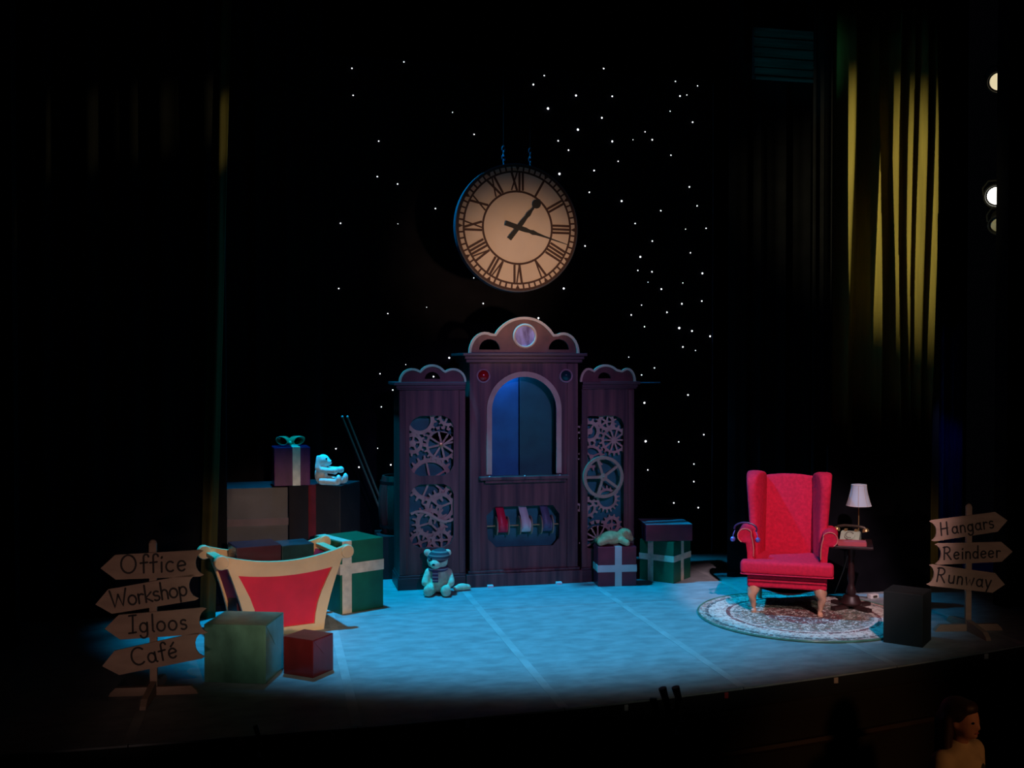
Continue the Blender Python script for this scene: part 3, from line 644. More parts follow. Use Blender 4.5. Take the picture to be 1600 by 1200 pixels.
# ------------------------------------------------------------------ barrel with poles
b = BM(); box(b, .95, 1.38, 9.72, 10.12, 0, .40, bev=.005)
g = tag(obj('plinth_block', b, 'black'), 'black block under the barrel behind the left gear cabinet', 'block')
br = thing('barrel', 'dark red brown barrel behind the left gear cabinet', 'barrel', (1.17, 9.92, .401))
NS = 16; prof = [(.165, 0), (.19, .09), (.205, .2), (.207, .30), (.195, .42), (.165, .54)]
for k in range(NS):
    b = BM(); a0, a1 = 2*pi*k/NS+.012, 2*pi*(k+1)/NS-.012; rows = []
    for r, z in prof: rows.append([b.verts.new(((r-d)*cos(a), (r-d)*sin(a), z)) for d, a in ((0, a0), (0, (a0+a1)/2), (0, a1), (.016, a1), (.016, a0))])
    for A, B in zip(rows, rows[1:]):
        for i in range(5): b.faces.new((A[i], A[(i+1) % 5], B[(i+1) % 5], B[i]))
    b.faces.new(rows[0]); b.faces.new(rows[-1]); obj('stave', b, 'barrel', br, True)
for z, r in ((.07, .187), (.48, .182)):
    b = BM(); lathe(b, [(r, -.014), (r+.004, -.014), (r+.004, .014), (r, .014)], 32, Matrix.Translation((0, 0, z))); obj('hoop', b, 'gunmetal', br, True)
b = BM(); lathe(b, [(0, .02), (.150, .02), (.150, .035), (0, .035)], 24); obj('barrel_base', b, 'barrel', br)
for (x0, x1, q) in ((1.045, .635, 'left'), (1.085, .682, 'right')):
    t = thing('wooden_pole', f'{q} one of two thin wooden poles leaning out of the barrel', 'pole', (x0, 9.9, .46))
    b = BM(); tube(b, [(0, 0, 0), (x1-x0, .0, 1.035)], [.011, .009], 8); obj('shaft', b, 'pole', t, True)
    b = BM(); ell(b, (x1-x0, 0, 1.037), (.011, .011, .013), seg=10); obj('end_knob', b, 'white', t, True)

# ------------------------------------------------------------------ plush toys
def face_parts(t, nose, eyes, r=.011, nr=None):
    b = BM(); ell(b, nose, nr or (.014, .012, .010), seg=10); obj('nose', b, 'eye', t, True)
    for e in eyes:
        b = BM(); ell(b, e, r, seg=10); obj('eye', b, 'eye', t, True)
# seated bear with knitted hat and scarf
bt = thing('teddy_bear', 'seated pale teddy bear with striped hat and scarf', 'teddy bear', (1.40, 9.03, 0), -14)
b = BM()
ell(b, (0, .02, .125), (.092, .08, .125)); ell(b, (0, -.005, .10), (.085, .075, .09)); ell(b, (-.01, -.005, .285), (.092, .08, .082)); ell(b, (-.022, -.075, .268), (.05, .045, .042)); ell(b, (-.03, -.10, .265), (.03, .025, .026))
for s in (-1, 1):
    ell(b, (-.01+s*.088, .01, .352), (.034, .018, .034))
    cap(b, (s*.085, 0, .185), (s*.115, -.05, .115), .036, .030); ell(b, (s*.112, -.062, .105), .032)
    cap(b, (s*.055, -.02, .05), (s*.075, -.13, .042), .048, .044); ell(b, (s*.078, -.150, .052), (.042, .03, .050))
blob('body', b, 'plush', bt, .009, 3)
face_parts(bt, (-.033, -.126, .272), [(-.055, -.075, .312), (.018, -.078, .312)])
b = BM(); mxh = Matrix.Rotation(R(-14), 4, 'Y')
lathe(b, [(.098, 0), (.101, .02), (.094, .045), (.07, .072), (.03, .086), (0, .088)], 24, Matrix.Translation((.004, .004, .298)) @ mxh @ Matrix.Rotation(R(12), 4, 'X')); obj('hat', b, 'hat', bt, True)
b = BM(); lathe(b, [(.072, -.02), (.088, -.008), (.088, .014), (.07, .022)], 24, Matrix.Translation((-.004, .004, .218))); sf = obj('scarf', b, 'scarf', bt, True)
b = BM(); box(b, -.045, .005, -.104, -.092, .115, .215, bev=.003); obj('scarf_end', b, 'scarf', bt)
# pale pad lying beside it
t = thing('plush_slipper', 'small pale oblong plush piece on the floor beside the seated teddy', 'plush toy', (1.615, 9.095, 0), 8)
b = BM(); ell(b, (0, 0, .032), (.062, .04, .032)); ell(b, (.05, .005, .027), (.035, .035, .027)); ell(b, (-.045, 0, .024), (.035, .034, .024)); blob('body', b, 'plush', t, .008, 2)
b = BM(); tube(b, [(-.075, -.012, .022), (-.03, -.036, .026), (.03, -.038, .026), (.08, -.015, .022)], .004, 6); obj('sole_seam', b, 'plushbrown', t, True)
# white plush, seated on the stack facing right
t = thing('plush_rabbit', 'white plush toy with drooping ears seated on the gift stack', 'plush toy', (.415, 9.17, .956), 62)
b = BM(); ell(b, (0, .01, .085), (.058, .055, .09)); ell(b, (0, -.01, .205), (.056, .055, .054)); ell(b, (0, -.056, .19), (.034, .034, .03)); cap(b, (0, 0, .15), (0, -.005, .19), .04, .045)
for s in (-1, 1):
    cap(b, (s*.05, .01, .235), (s*.064, .012, .145), .020, .024)
    cap(b, (s*.05, -.01, .13), (s*.062, -.135, .122), .024, .026); ell(b, (s*.062, -.145, .124), .030)
    cap(b, (s*.045, -.02, .036), (s*.07, -.165, .034), .036, .032); ell(b, (s*.07, -.185, .052), (.032, .022, .045))
blob('body', b, 'plushblue', t, .008, 3)
face_parts(t, (0, -.090, .196), [(-.030, -.054, .222), (.030, -.054, .222)], .008, (.011, .008, .008))
# tan bear sprawled face down on the red gift
t = thing('plush_bear', 'tan plush bear lying face down on the red gift box', 'teddy bear', (3.005, 9.06, .358), -8)
b = BM(); ell(b, (-.03, 0, .062), (.105, .082, .064)); ell(b, (.095, .01, .085), (.07, .065, .062)); ell(b, (.145, .0, .055), (.034, .034, .03))
for s in (-1, 1):
    ell(b, (.085, .01+s*.062, .12), (.026, .018, .026)); cap(b, (.05, s*.06, .05), (.10, s*.085, .028), .03, .028); cap(b, (-.10, s*.045, .045), (-.135, s*.062, .032), .04, .034)
ell(b, (-.145, 0, .05), .026); blob('body', b, 'plushbrown', t, .009, 3)
face_parts(t, (.178, -.002, .055), [(.14, -.028, .088), (.14, .03, .088)], .008)

# ------------------------------------------------------------------ rug and armchair
t = thing('round_rug', 'round floral rug under the red armchair', 'rug', (4.07, 7.575, 0))
b = BM(); lathe(b, [(0, .003), (.81, .003), (.81, .012), (0, .012)], 72); obj('rug_pile', b, 'rug', t)
b = BM(); tube(b, [(.814*cos(2*pi*i/72), .814*sin(2*pi*i/72), .010) for i in range(72)], .008, 6, True); obj('binding', b, 'tealwrap', t, True)
ZR = .0125
ch = thing('wingback_armchair', 'red wingback armchair with pale cabriole legs on the round rug', 'armchair', (3.958, 7.625, ZR), -29.6)
def softbox(x0, x1, y0, y1, z0, z1, bev, mx=None):
    b = BM(); box(b, x0, x1, y0, y1, z0, z1, mx)
    bmesh.ops.bevel(b, geom=list(b.edges), offset=bev, segments=4, affect='EDGES', profile=.5); return b
obj('seat_base', softbox(-.305, .305, -.03, .52, .20, .315, .02), 'chair', ch, True)
# T cushion: wide nose in front of the arms, narrow between them
b = BM(); out = [(-.355, -.10), (.355, -.10), (.355, .02), (.255, .03), (.255, .44), (-.255, .44), (-.255, .03), (-.355, .02)]
plate(b, [(x, y) for x, y in out], [], 0, .105, Matrix(((1, 0, 0, 0), (0, 0, 1, 0), (0, 1, 0, .316), (0, 0, 0, 1))))
bmesh.ops.dissolve_limit(b, angle_limit=.01, verts=b.verts, edges=b.edges)
bmesh.ops.bevel(b, geom=list(b.edges), offset=.028, segments=4, affect='EDGES', profile=.5)
obj('seat_cushion', b, 'chair', ch, True)
b = BM(); tube(b, [(x*.985, y*.985-.001, .318) for x, y in [(-.355, .0), (-.355, -.09), (-.34, -.103), (.34, -.103), (.355, -.09), (.355, 0)]], .005, 6); obj('cushion_piping', b, 'chair', ch, True)
# back with a crowned top, raked backwards
rake = Matrix.Translation((0, .44, .30)) @ Matrix.Rotation(R(-7), 4, 'X')
b = BM(); bo = [(-.205, 0), (.205, 0), (.235, .36), (.24, .735)]+[(.18-.36*i/4, .745+.022*sin(pi*(i+.6)/5.2)) for i in range(5)]+[(-.24, .735), (-.235, .36)]
plate(b, bo, [], 0, .11, rake); bmesh.ops.dissolve_limit(b, angle_limit=.01, verts=b.verts, edges=b.edges)
bmesh.ops.bevel(b, geom=list(b.edges), offset=.03, segments=3, affect='EDGES', profile=.5); obj('backrest', b, 'chair', ch, True)
for s in (-1, 1):
    # wing: profile in local YZ, swept out sideways
    wp = [(.51, .30), (.20, .30), (.19, .58), (.215, .68), (.235, .80), (.245, .93), (.26, 1.0), (.30, 1.055), (.36, 1.085), (.43, 1.09), (.50, 1.08), (.55, 1.04), (.56, .9), (.54, .6)]
    b = BM(); plate(b, wp, [], 0, .075)          # XZ board: x->depth
    bmesh.ops.dissolve_limit(b, angle_limit=.01, verts=b.verts, edges=b.edges)
    bmesh.ops.bevel(b, geom=list(b.edges), offset=.026, segments=3, affect='EDGES', profile=.5)
    for v in b.verts:
        d, th, z = v.co.x, v.co.y, v.co.z
        xo = .290+.052*max(0, (z-.45)/.63); q = max(0, min(1, (.50-d)/.30)); xi = .185+(xo-.062-.185)*q
        v.co = Vector((s*(xi+(xo-xi)*th/.075), d, z))
    obj('wing', b, 'chair', ch, True)
    # arm: scrolled cross-section swept along the depth
    sec = [(.255, .30), (.255, .50), (.262, .56), (.275, .61)]+arc(.325, .60, .062, 150, -70, 14)+[(.318, .54), (.308, .46), (.305, .30)]
    b = BM(); plate(b, [(s*x, z) for x, z in sec], [], .015, .36); bmesh.ops.dissolve_limit(b, angle_limit=.01, verts=b.verts, edges=b.edges)
    bmesh.ops.bevel(b, geom=[e for e in b.edges if abs(e.verts[0].co.y-e.verts[1].co.y) < .001 and e.verts[0].co.y < .1], offset=.008, segments=2, affect='EDGES'); arm = obj('arm', b, 'chair', ch, True)
    b = BM(); tube(b, [(s*x, .012, z) for x, z in [(.257, .44), (.257, .50), (.264, .56), (.277, .61)]+arc(.325, .60, .058, 150, -60, 10)], .004, 6); obj('arm_piping', b, 'seam', arm, True)
    # cabriole front leg
    b = BM(); tube(b, [(s*.25, .02, .205), (s*.262, .0, .17), (s*.266, -.008, .135), (s*.262, -.002, .09), (s*.254, .006, .05), (s*.253, .0, .025), (s*.256, -.01, .008), (s*.256, -.01, 0)], [.050, .046, .037, .027, .020, .018, .024, .022], 12); obj('front_leg', b, 'legwood', ch, True)
    b = BM(); tube(b, [(s*.24, .47, .205), (s*.24, .49, .1), (s*.24, .52, 0)], [.026, .022, .018], 8); obj('rear_leg', b, 'legwood', ch, True)
b = BM(); rows = []
for j in range(5):
    rows.append([b.verts.new((-.24+.48*i/12, .03+.42*j/4, .199-.085*sin(pi*i/12)*sin(pi*(j+.9)/5.2))) for i in range(13)])
for A, B in zip(rows, rows[1:]):
    for i in range(12): b.faces.new((A[i], A[i+1], B[i+1], B[i]))
o = obj('underlining', b, 'dust', ch, True); o.modifiers.new('t', 'SOLIDIFY').thickness = .004

mC = Matrix.Translation((3.958, 7.625, ZR)) @ rotz(-29.6)
# headband on the left arm
t = thing('bobble_headband', 'purple bobble headband with blue baubles on the chair arm', 'headband', tuple(mC @ Vector((-.325, .06, .665))), -29.6)
b = BM(); hb_ = [(.088*cos(R(a)), 0, -.015+.05*sin(R(a))) for a in range(-22, 203, 15)]; tube(b, hb_, .0075, 8); obj('band', b, 'band', t, True)
for s in (-1, 1):
    b = BM(); tube(b, [(s*.083, 0, -.03), (s*.095, -.015, -.06), (s*.098, -.02, -.085)], .004, 6); sp_ = obj('spring', b, 'bauble', t, True)
    b = BM(); ell(b, (s*.098, -.022, -.098), .021, seg=14); obj('bauble', b, 'bauble', t, True)

# ------------------------------------------------------------------ lamp table and its things
TB = (4.565, 7.70, ZR)
tb_ = thing('pedestal_table', 'small dark pedestal table right of the armchair', 'table', TB, -29.6)
ZT = .525
b = BM(); box(b, -.155, .165, -.17, .25, ZT-.022, ZT, bev=.007); obj('tabletop', b, 'tablewood', tb_)
b = BM(); lathe(b, [(.03, .10), (.042, .13), (.03, .17), (.022, .2), (.03, .24), (.024, .32), (.022, .40), (.034, .44), (.03, .47), (.05, .502), (0, .502)], 18); obj('pedestal', b, 'tablewood', tb_, True)
b = BM(); lathe(b, [(.0, .03), (.085, .03), (.09, .045), (.075, .06), (.06, .10), (.03, .11), (0, .11)], 18); obj('pedestal_foot', b, 'tablewood', tb_, True)
for k in range(4):
    a = 45+90*k; b = BM(); box(b, .03, .20, -.025, .025, 0, .03, rotz(a), .006); obj('foot', b, 'tablewood', tb_)
mT = Matrix.Translation(TB) @ rotz(-29.6)
t = thing('table_lamp', 'table lamp with pale flared shade behind the telephone', 'lamp', tuple(mT @ Vector((.06, .17, ZT+.001))), 0)
b = BM(); lathe(b, [(.05, 0), (.05, .01), (.02, .02), (.008, .03), (0, .03)], 20); obj('base', b, 'brass', t, True)
b = BM(); tube(b, [(0, 0, .02), (0, 0, .40)], .0045, 8); obj('stem', b, 'brass', t, True)
sp = [(.098, .285), (.083, .33), (.070, .38), (.062, .42), (.059, .455)]
b = BM(); lathe(b, sp+[(.056, .455), (.059, .42), (.067, .38), (.080, .33), (.095, .285)], 24)
# close the loop between inner and outer skins
sh = obj('lamp_shade', b, 'shade', t, True)
for k in range(8):
    a = 2*pi*k/8+.2; b = BM(); tube(b, [((r+.001)*cos(a), (r+.001)*sin(a), z) for r, z in sp], .0018, 5); obj('shade_rib', b, 'pages', sh, True)
for r, z in ((.0985, .285), (.0595, .455)):
    b = BM(); tube(b, [(r*cos(2*pi*i/32), r*sin(2*pi*i/32), z) for i in range(32)], .003, 5, True); obj('shade_trim', b, 'white', sh, True)
t = thing('rotary_telephone', 'old rotary telephone with pale dial on the lamp table', 'telephone', tuple(mT @ Vector((-.005, .06, ZT+.001))), -40)
b = BM(); sec = [(-.075, 0), (.075, 0), (.075, .055), (.045, .085), (-.005, .085), (-.075, .02)]   # y,z
W_ = .075
for s in (-1, 1): [b.verts.new((s*W_, y, z)) for y, z in sec]
b.verts.ensure_lookup_table(); n = len(sec)
b.faces.new(b.verts[:n]); b.faces.new(b.verts[n:2*n])
for i in range(n): b.faces.new((b.verts[i], b.verts[(i+1) % n], b.verts[n+(i+1) % n], b.verts[n+i]))
bmesh.ops.bevel(b, geom=list(b.edges), offset=.006, segments=2, affect='EDGES'); obj('phone_body', b, 'phonebody', t, True)
mD = Matrix.Translation((0, -.044, .0575)) @ Matrix.Rotation(R(42.9), 4, 'X')
b = BM(); lathe(b, [(0, .006), (.018, .006), (.018, .009), (.040, .008), (.043, 0)], 28, mD); dial = obj('dial', b, 'phonebody', t, True)
for k in range(10):
    a = 2*pi*k/13+.6; b = BM(); lathe(b, [(0, .0095), (.0055, .0095), (.0055, .0078)], 8, mD @ Matrix.Translation((.03*cos(a), .03*sin(a), 0))); obj('finger_hole', b, 'phonedark', dial)
for s in (-1, 1):
    b = BM(); box(b, s*.04-.012, s*.04+.012, .0, .05, .086, .102, bev=.004); obj('cradle', b, 'brass', t)
b = BM(); tube(b, [(-.115, .025, .105), (-.10, .025, .118), (-.05, .025, .128), (.05, .025, .128), (.10, .025, .118), (.115, .025, .105)], [.012, .013, .011, .011, .013, .012], 10); hs = obj('handset', b, 'phonedark', t, True)
for s in (-1, 1):
    b = BM(); lathe(b, [(.016, .014), (.026, .004), (.028, -.012), (0, -.012)], 16, Matrix.Translation((s*.112, .025, .098)) @ Matrix.Rotation(R(s*-14), 4, 'Y')); obj('ear_cup', b, 'brass', hs, True)
t = thing('book', 'closed pink book at the front edge of the lamp table', 'book', tuple(mT @ Vector((.0, -.10, ZT+.001))), -27)
b = BM(); box(b, -.11, .11, -.055, .055, 0, .004); box(b, -.11, .11, -.055, .055, .030, .034); box(b, -.11, .11, -.058, -.0551, 0, .034); obj('cover', b, 'book', t)
b = BM(); box(b, -.106, .106, -.0545, .050, .0042, .0298); obj('pages', b, 'pages', t)
t = thing('mains_plug', 'small white plug box on the floor behind the lamp table', 'plug', (4.96, 8.02, 0), 10)
b = BM(); box(b, -.045, .045, -.025, .025, 0, .04, bev=.008); obj('housing', b, 'white', t)
b = BM(); box(b, -.02, .02, -.032, -.0255, .012, .03, bev=.002); obj('socket', b, 'phonedark', t)
b = BM(); pts = [(4.91, 8.02, .012), (4.85, 8.1, .008), (4.82, 8.17, .008), (4.74, 8.22, .008), (4.68, 8.16, .02), (4.67, 8.0, .25), (4.66, 7.89, .45), (4.66, 7.87, .53)]
tube(b, pts, .004, 6); tag(obj('lamp_cord', b, 'cable', None, True), 'thin grey lamp cord trailing from table to floor', 'cord')

# ------------------------------------------------------------------ signposts with painted lettering
def A_(cx, cy, rx, ry, a0, a1, n=10): return [(cx+rx*cos(R(a0+(a1-a0)*i/n)), cy+ry*sin(R(a0+(a1-a0)*i/n))) for i in range(n+1)]
GL = {  # letter: (advance, strokes) on a 1-unit cap height, x-height .55
 'O': (.86, [A_(.42, .5, .38, .48, 60, 420, 20)]), 'C': (.72, [A_(.42, .5, .38, .48, 45, 310, 14)]),
 'I': (.50, [[(.08, .98), (.46, 1.0)], [(.28, 1), (.24, 0)], [(.03, 0), (.42, .03)]]),
 'W': (1.0, [[(.04, 1), (.22, 0), (.48, .72)], [(.48, .72), (.66, .02), (.94, 1)]]),
 'H': (.82, [[(.14, 1), (.1, 0)], [(.62, 1), (.6, 0)], [(.1, .5), (.66, .52)]]),
 'R': (.74, [[(.14, 1), (.1, 0)], [(.04, .95)]+A_(.3, .75, .28, .25, 90, -90, 10)+[(.14, .5)], [(.3, .5), (.66, -.02)]]),
 'f': (.42, [A_(.32, .82, .13, .16, 10, 180, 6)+[(.18, .0)], [(.02, .52), (.38, .55)]]),
 'i': (.26, [[(.12, .52), (.11, 0)], [(.12, .74), (.15, .8)]]),
 'c': (.5, [A_(.26, .27, .22, .27, 50, 310, 10)]), 'o': (.54, [A_(.26, .27, .22, .27, 90, 450, 14)]),
 'e': (.54, [[(.06, .27), (.46, .33)]+A_(.26, .28, .21, .27, 15, 315, 12)]),
 'r': (.42, [[(.1, .54), (.1, 0)], [(.1, .32)]+A_(.27, .32, .17, .2, 170, 50, 6)]),
 'k': (.5, [[(.1, .98), (.09, 0)], [(.42, .54), (.1, .25), (.44, 0)]]),
 's': (.44, [A_(.22, .41, .15, .13, 40, 270, 8)+A_(.22, .14, .16, .14, 90, -140, 8)]),
 'h': (.52, [[(.1, .98), (.09, 0)], [(.09, .35)]+A_(.26, .34, .16, .2, 160, 0, 8)+[(.42, 0)]]),
 'p': (.56, [[(.1, .54), (.08, -.3)], A_(.28, .28, .2, .26, 150, -160, 12)]),
 'g': (.54, [A_(.25, .27, .2, .26, 40, 400, 12), [(.45, .54), (.45, -.1)]+A_(.25, -.1, .2, .22, 0, -160, 8)]),
 'l': (.26, [[(.12, .98), (.11, .06), (.18, 0)]]),
 'a': (.54, [A_(.25, .27, .2, .26, 50, 400, 12), [(.45, .54), (.45, .05), (.52, 0)]]),
 'n': (.54, [[(.1, .54), (.09, 0)], [(.09, .34)]+A_(.27, .34, .17, .2, 160, 0, 8)+[(.44, 0)]]),
 'd': (.56, [A_(.25, .27, .2, .26, 50, 400, 12), [(.46, .98), (.45, 0)]]),
 'u': (.54, [[(.08, .54), (.08, .2)]+A_(.26, .19, .18, .19, 180, 340, 8), [(.45, .54), (.45, 0)]]),
 'w': (.70, [[(.05, .54), (.18, 0), (.34, .42), (.50, 0), (.64, .54)]]),
 'y': (.54, [[(.06, .54), (.24, .05)], [(.46, .54), (.18, -.34)]]),
 'É': (.54, [])}
GL['é'] = (.54, GL['e'][1]+[[(.22, .66), (.40, .86)]])
def lettering(bm, text, h, x0, z0, y, th=.0075, gap=1.0):
    x = x0
    for c in text:
        adv, st_ = GL[c]
        for s in st_:
            pts = [(x+px*h, z0+pz*h+.12*h*px*0) for px, pz in s]
            if len(pts) > 1: band(bm, pts, th, y-.0012, y)
            for p in (pts[0], pts[-1]): plate(bm, arc(p[0], p[1], th/2, 0, 315, 7), [], y-.0012, y)
        x += adv*h*gap
    return x-x0
def textw(text, h, gap=1.0): return sum(GL[c][0] for c in text)*h*gap
def signpost(label, loc, rz, ph, boards, side):
    t = thing('signpost', label, 'signpost', loc, rz)
    b = BM(); box(b, -.022, .022, -.012, .012, .05, ph-.02, bev=.004); ell(b, (0, 0, ph-.021), (.022, .012, .02), seg=10); obj('post', b, 'sign', t, True)
    b = BM(); pr_ = [(-.26, 0), (.26, 0), (.25, .022), (.22, .05), (-.22, .05), (-.25, .022)]; plate(b, pr_, [], -.018, .018); obj('foot', b, 'sign', t)
    b = BM(); pr2 = [(-.30, 0), (.30, 0), (.29, .02), (.25, .05), (.0, .085), (-.25, .05), (-.29, .02)]; plate(b, pr2, [], -.018, .018, rotz(90)); obj('foot', b, 'sign', t)
    for (text, x, z, tilt, hgt) in boards:
        L = .297; d = side  # d=-1 tip at left, +1 tip at right
        pts = [(d*L, 0), (d*(L-.095), .073), (-d*(L-.03), .078)]
        pts = [(d*L, -.004), (d*(L-.085), .072), (-d*(L-.022), .080), (-d*L, .072)]
        notch = [(-d*(L-.045*cos(R(q))), .066*sin(R(q))) for q in (70, 45, 20, 0, -20, -45, -70)]
        pts += notch+[(-d*L, -.072), (-d*(L-.022), -.080), (d*(L-.085), -.076)]
        mx = Matrix.Translation((x, -.014, z)) @ Matrix.Rotation(R(-tilt), 4, 'Y')
        b = BM(); plate(b, pts, [], -.012, 0, mx); bd = obj('sign_board', b, 'sign', t)
        wfull = textw(text, hgt); room = .45; gap = min(1.18, room/wfull)
        b = BM(); lettering(b, text, hgt, -textw(text, hgt, gap)/2+d*-.015, -.042, -.0125, .0115, gap); bmesh.ops.transform(b, matrix=mx, verts=b.verts); obj('lettering', b, 'ink', bd)
    return t
signpost('four armed wooden signpost on the left reading Office, Workshop, Igloos, Café', (-.70, 6.63, 0), -6, .935,
    [('Office', -.0, .783, 1.4, .112), ('Workshop', -.035, .605, 8.5, .104), ('Igloos', .02, .429, 2.7, .106), ('Café', -.0, .244, 10.2, .108)], -1)
signpost('three armed wooden signpost on the right reading Hangars, Reindeer, Runway', (5.05, 6.89, 0), -8.7, .95,
    [('Hangars', -.01, .788, 7.5, .094), ('Reindeer', .03, .586, 1.5, .094), ('Runway', -.025, .388, -7.5, .104)], 1)

# ------------------------------------------------------------------ lamps on the wing boom
t = thing('boom_stand', 'black vertical lamp pipe in the right wing', 'stand', (6.42, 8.22, 0))
b = BM(); tube(b, [(0, 0, .02), (0, 0, 5.2)], .024, 10); obj('pipe', b, 'gunmetal', t, True)
b = BM(); lathe(b, [(.25, 0), (.25, .02), (.05, .03), (0, .03)], 20); obj('base', b, 'gunmetal', t)
def lantern(label, loc, tgt, r, lens):
    t = thing('stage_lantern', label, 'spotlight', loc, 0, 'stage lanterns on the right boom'); q = (Vector(tgt)-Vector(loc)).to_track_quat('-Z', 'Y').to_matrix().to_4x4()
    b = BM(); lathe(b, [(r*.7, .26), (r*.95, .22), (r*1.05, .05), (r*1.2, 0), (r*1.25, -.02), (r*1.08, -.02), (r*1.0, -.002)], 24, q); obj('housing', b, 'gunmetal', t, True)
    b = BM(); lathe(b, [(0, -.012), (r*.5, -.009), (r*.98, 0), (r*.98, .004), (0, .004)], 24, q); obj('lens', b, lens, t, True)
    b = BM(); tube(b, [(-r*1.3, 0, .1), (-r*1.35, .06, .1), (-r*.8, .12, .1), (r*.8, .12, .1), (r*1.35, .06, .1), (r*1.3, 0, .1)], .008, 6); bmesh.ops.transform(b, matrix=q, verts=b.verts); obj('yoke', b, 'gunmetal', t, True)
    return t
lantern('topmost cream lit lantern on the right boom', (6.165, 8.05, 4.44), (3.0, 4.5, 2.5), .085, 'lens1')
lantern('bright white lantern at the middle of the right boom', (6.15, 8.05, 3.45), (3.2, 4.6, 2.2), .085, 'lens2')
lantern('unlit lantern lowest on the right boom', (6.17, 8.05, 3.2), (3.4, 4.8, 1.2), .07, 'lens3')
# added left beam on the gold folds, right boom beam on far left edge
spot('added_left_beam', (-1.0, 6.3, 4.9), (5.25, 8.5, 3.45), 1350, (1, .88, .42), 20.5, 1, .04)
spot('boom_beam_far', (6.2, 7.7, 4.4), (-.42, 8.5, 3.75), 1000, (1, .80, .30), 17, .9, .03, .22)
spot('slash_blue', (5.95, 8.1, 2.0), (6.3, 8.9, .9), 2.2, (.05, .08, 1), 46, .7, .05)
spot('border_teal', (4.0, 7.4, 3.4), (4.62, 8.8, 4.75), 14, (.1, .75, .8), 30, .7, .05)

# ------------------------------------------------------------------ microphones at the lip
def mic(label, x, y, zt, twin):
    t = thing('microphone_stand', label, 'microphone stand', (x, y, -1.55))
    b = BM(); tube(b, [(0, 0, .02), (0, 0, 1.55+zt-.12)], .012, 8); obj('pole', b, 'gunmetal', t, True)
    b = BM(); lathe(b, [(.14, 0), (.14, .02), (.03, .03), (0, .03)], 20); obj('base', b, 'gunmetal', t)
    for s in ((-.04, .04) if twin else (0,)):
        b = BM(); tube(b, [(s*.5, 0, 1.55+zt-.14), (s, 0, 1.55+zt-.07), (s-.02, 0, 1.55+zt)], [.014, .02, .024] if twin else [.01, .013, .013], 10); obj('microphone', b, 'gunmetal', t, True)
    for s, z in (((.05, -.20), (.02, -.27)) if twin else ((.0, -.165),)):
        b = BM(); plate(b, [(s-.014, 1.55+zt+z), (s+.016, 1.55+zt+z-.004), (s-.004, 1.55+zt+z+.045)], [], -.018, -.0135); obj('tape_flag', b, 'white', t)
    return t
mic('black twin microphone stand at the stage front with white tape flags', 2.25, 5.72, .115, True)
mic('slim black microphone stand at the stage front, left', -.075, 5.70, .08, False)

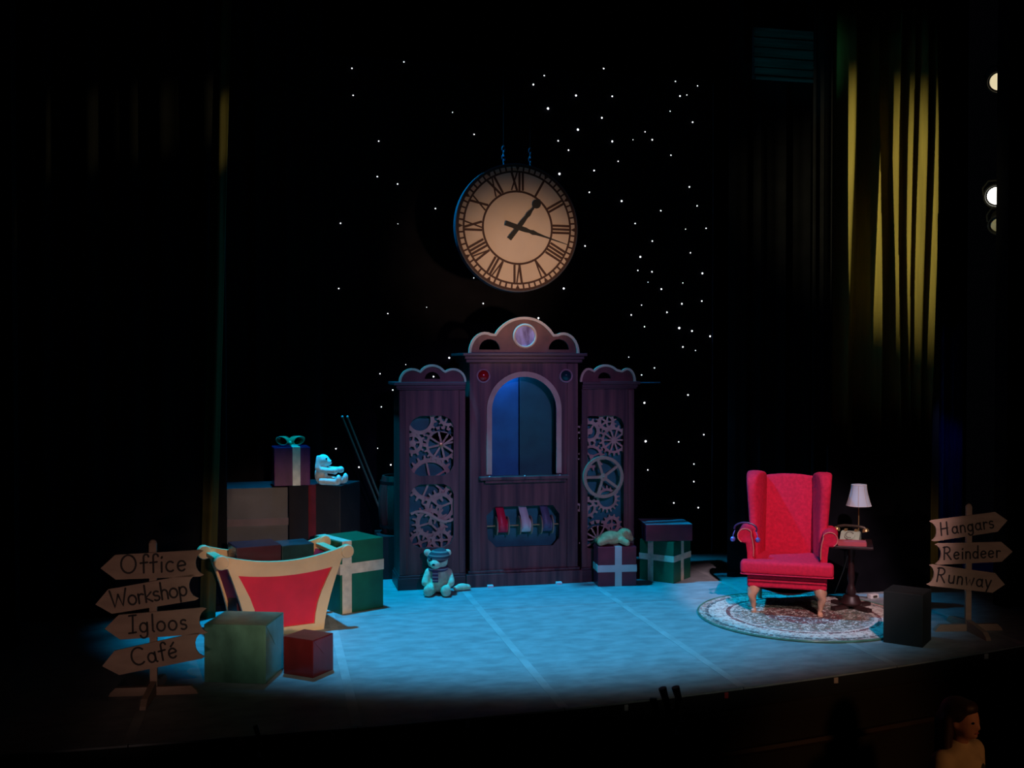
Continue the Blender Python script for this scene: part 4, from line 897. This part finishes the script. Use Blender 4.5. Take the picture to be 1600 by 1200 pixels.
# ------------------------------------------------------------------ person in the pit, half turned to the right
pr = thing('person', 'person with long brown hair and cream shirt standing before the stage', 'person', (3.88, 5.36, -1.60), -66)
b = BM()   # local: faces +x
cap(b, (0, 0, .86), (.0, 0, .95), .125, .125); ell(b, (0, 0, .88), (.12, .165, .12)); ell(b, (0, 0, 1.05), (.10, .135, .14)); ell(b, (.005, 0, 1.22), (.11, .155, .14)); ell(b, (-.01, 0, 1.33), (.075, .165, .055))
cap(b, (-.01, 0, 1.36), (.015, 0, 1.45), .05, .047)
ell(b, (.02, 0, 1.535), (.094, .074, .105)); ell(b, (.045, 0, 1.49), (.062, .058, .07)); ell(b, (.112, 0, 1.507), (.02, .012, .018)); ell(b, (.102, 0, 1.525), (.014, .010, .024)); ell(b, (.088, 0, 1.455), (.022, .024, .018))
for s in (-1, 1):
    ell(b, (.01, s*.075, 1.515), (.018, .012, .03))
    cap(b, (-.01, s*.165, 1.32), (-.025, s*.205, 1.06), .047, .038); cap(b, (-.025, s*.205, 1.06), (.04, s*.20, .84), .037, .026)
    ell(b, (.05, s*.20, .79), (.035, .016, .045)); 
    for k in range(4): cap(b, (.028+.016*k, s*.20, .765), (.034+.016*k, s*.195, .70+.008*abs(k-1.5)), .0095, .0085, 8)
    cap(b, (.078, s*.198, .80), (.098, s*.188, .745), .011, .0095, 8)
    cap(b, (0, s*.085, .84), (.01, s*.09, .47), .085, .055); cap(b, (.01, s*.09, .47), (-.02, s*.095, .08), .054, .036); cap(b, (-.03, s*.095, .04), (.12, s*.105, .03), .036, .028)
blob('body', b, 'skin', pr, .012, 3)
b = BM(); ell(b, (0, 0, .93), (.128, .168, .10)); ell(b, (0, 0, 1.06), (.118, .153, .15)); ell(b, (.008, 0, 1.22), (.126, .170, .15)); ell(b, (-.01, 0, 1.325), (.088, .178, .068)); cap(b, (-.012, 0, 1.33), (-.005, 0, 1.375), .075, .062)
for s in (-1, 1): cap(b, (-.01, s*.165, 1.315), (-.02, s*.205, 1.10), .064, .060)
blob('shirt', b, 'shirt', pr, .013, 3)
b = BM(); ell(b, (0, 0, .90), (.132, .176, .11))
for s in (-1, 1): cap(b, (0, s*.087, .84), (.01, s*.092, .47), .096, .068); cap(b, (.01, s*.092, .47), (-.015, s*.095, .10), .068, .058)
blob('trousers', b, 'jeans', pr, .016, 3)
for s in (-1, 1):
    b = BM(); cap(b, (-.035, s*.095, .042), (.12, s*.107, .036), .044, .036); blob('shoe', b, 'eye', pr, .014, 2)
b = BM(); ell(b, (-.012, 0, 1.565), (.105, .094, .092)); ell(b, (-.055, 0, 1.50), (.075, .095, .11)); ell(b, (.045, 0, 1.605), (.06, .07, .045))
cap(b, (-.075, 0, 1.50), (-.10, 0, 1.30), .075, .055)
for s in (-1, 1):
    cap(b, (-.03, s*.075, 1.53), (-.03, s*.095, 1.36), .038, .034); cap(b, (-.03, s*.095, 1.36), (.06, s*.105, 1.29), .034, .018)
blob('hair', b, 'hair', pr, .012, 3)
for s in (-1, 1):
    b = BM(); ell(b, (.098, s*.030, 1.535), (.009, .013, .008), seg=10); obj('eye', b, 'eye', pr, True)
b = BM(); ell(b, (.104, 0, 1.472), (.008, .02, .006), seg=10); obj('mouth', b, 'lip', pr, True)
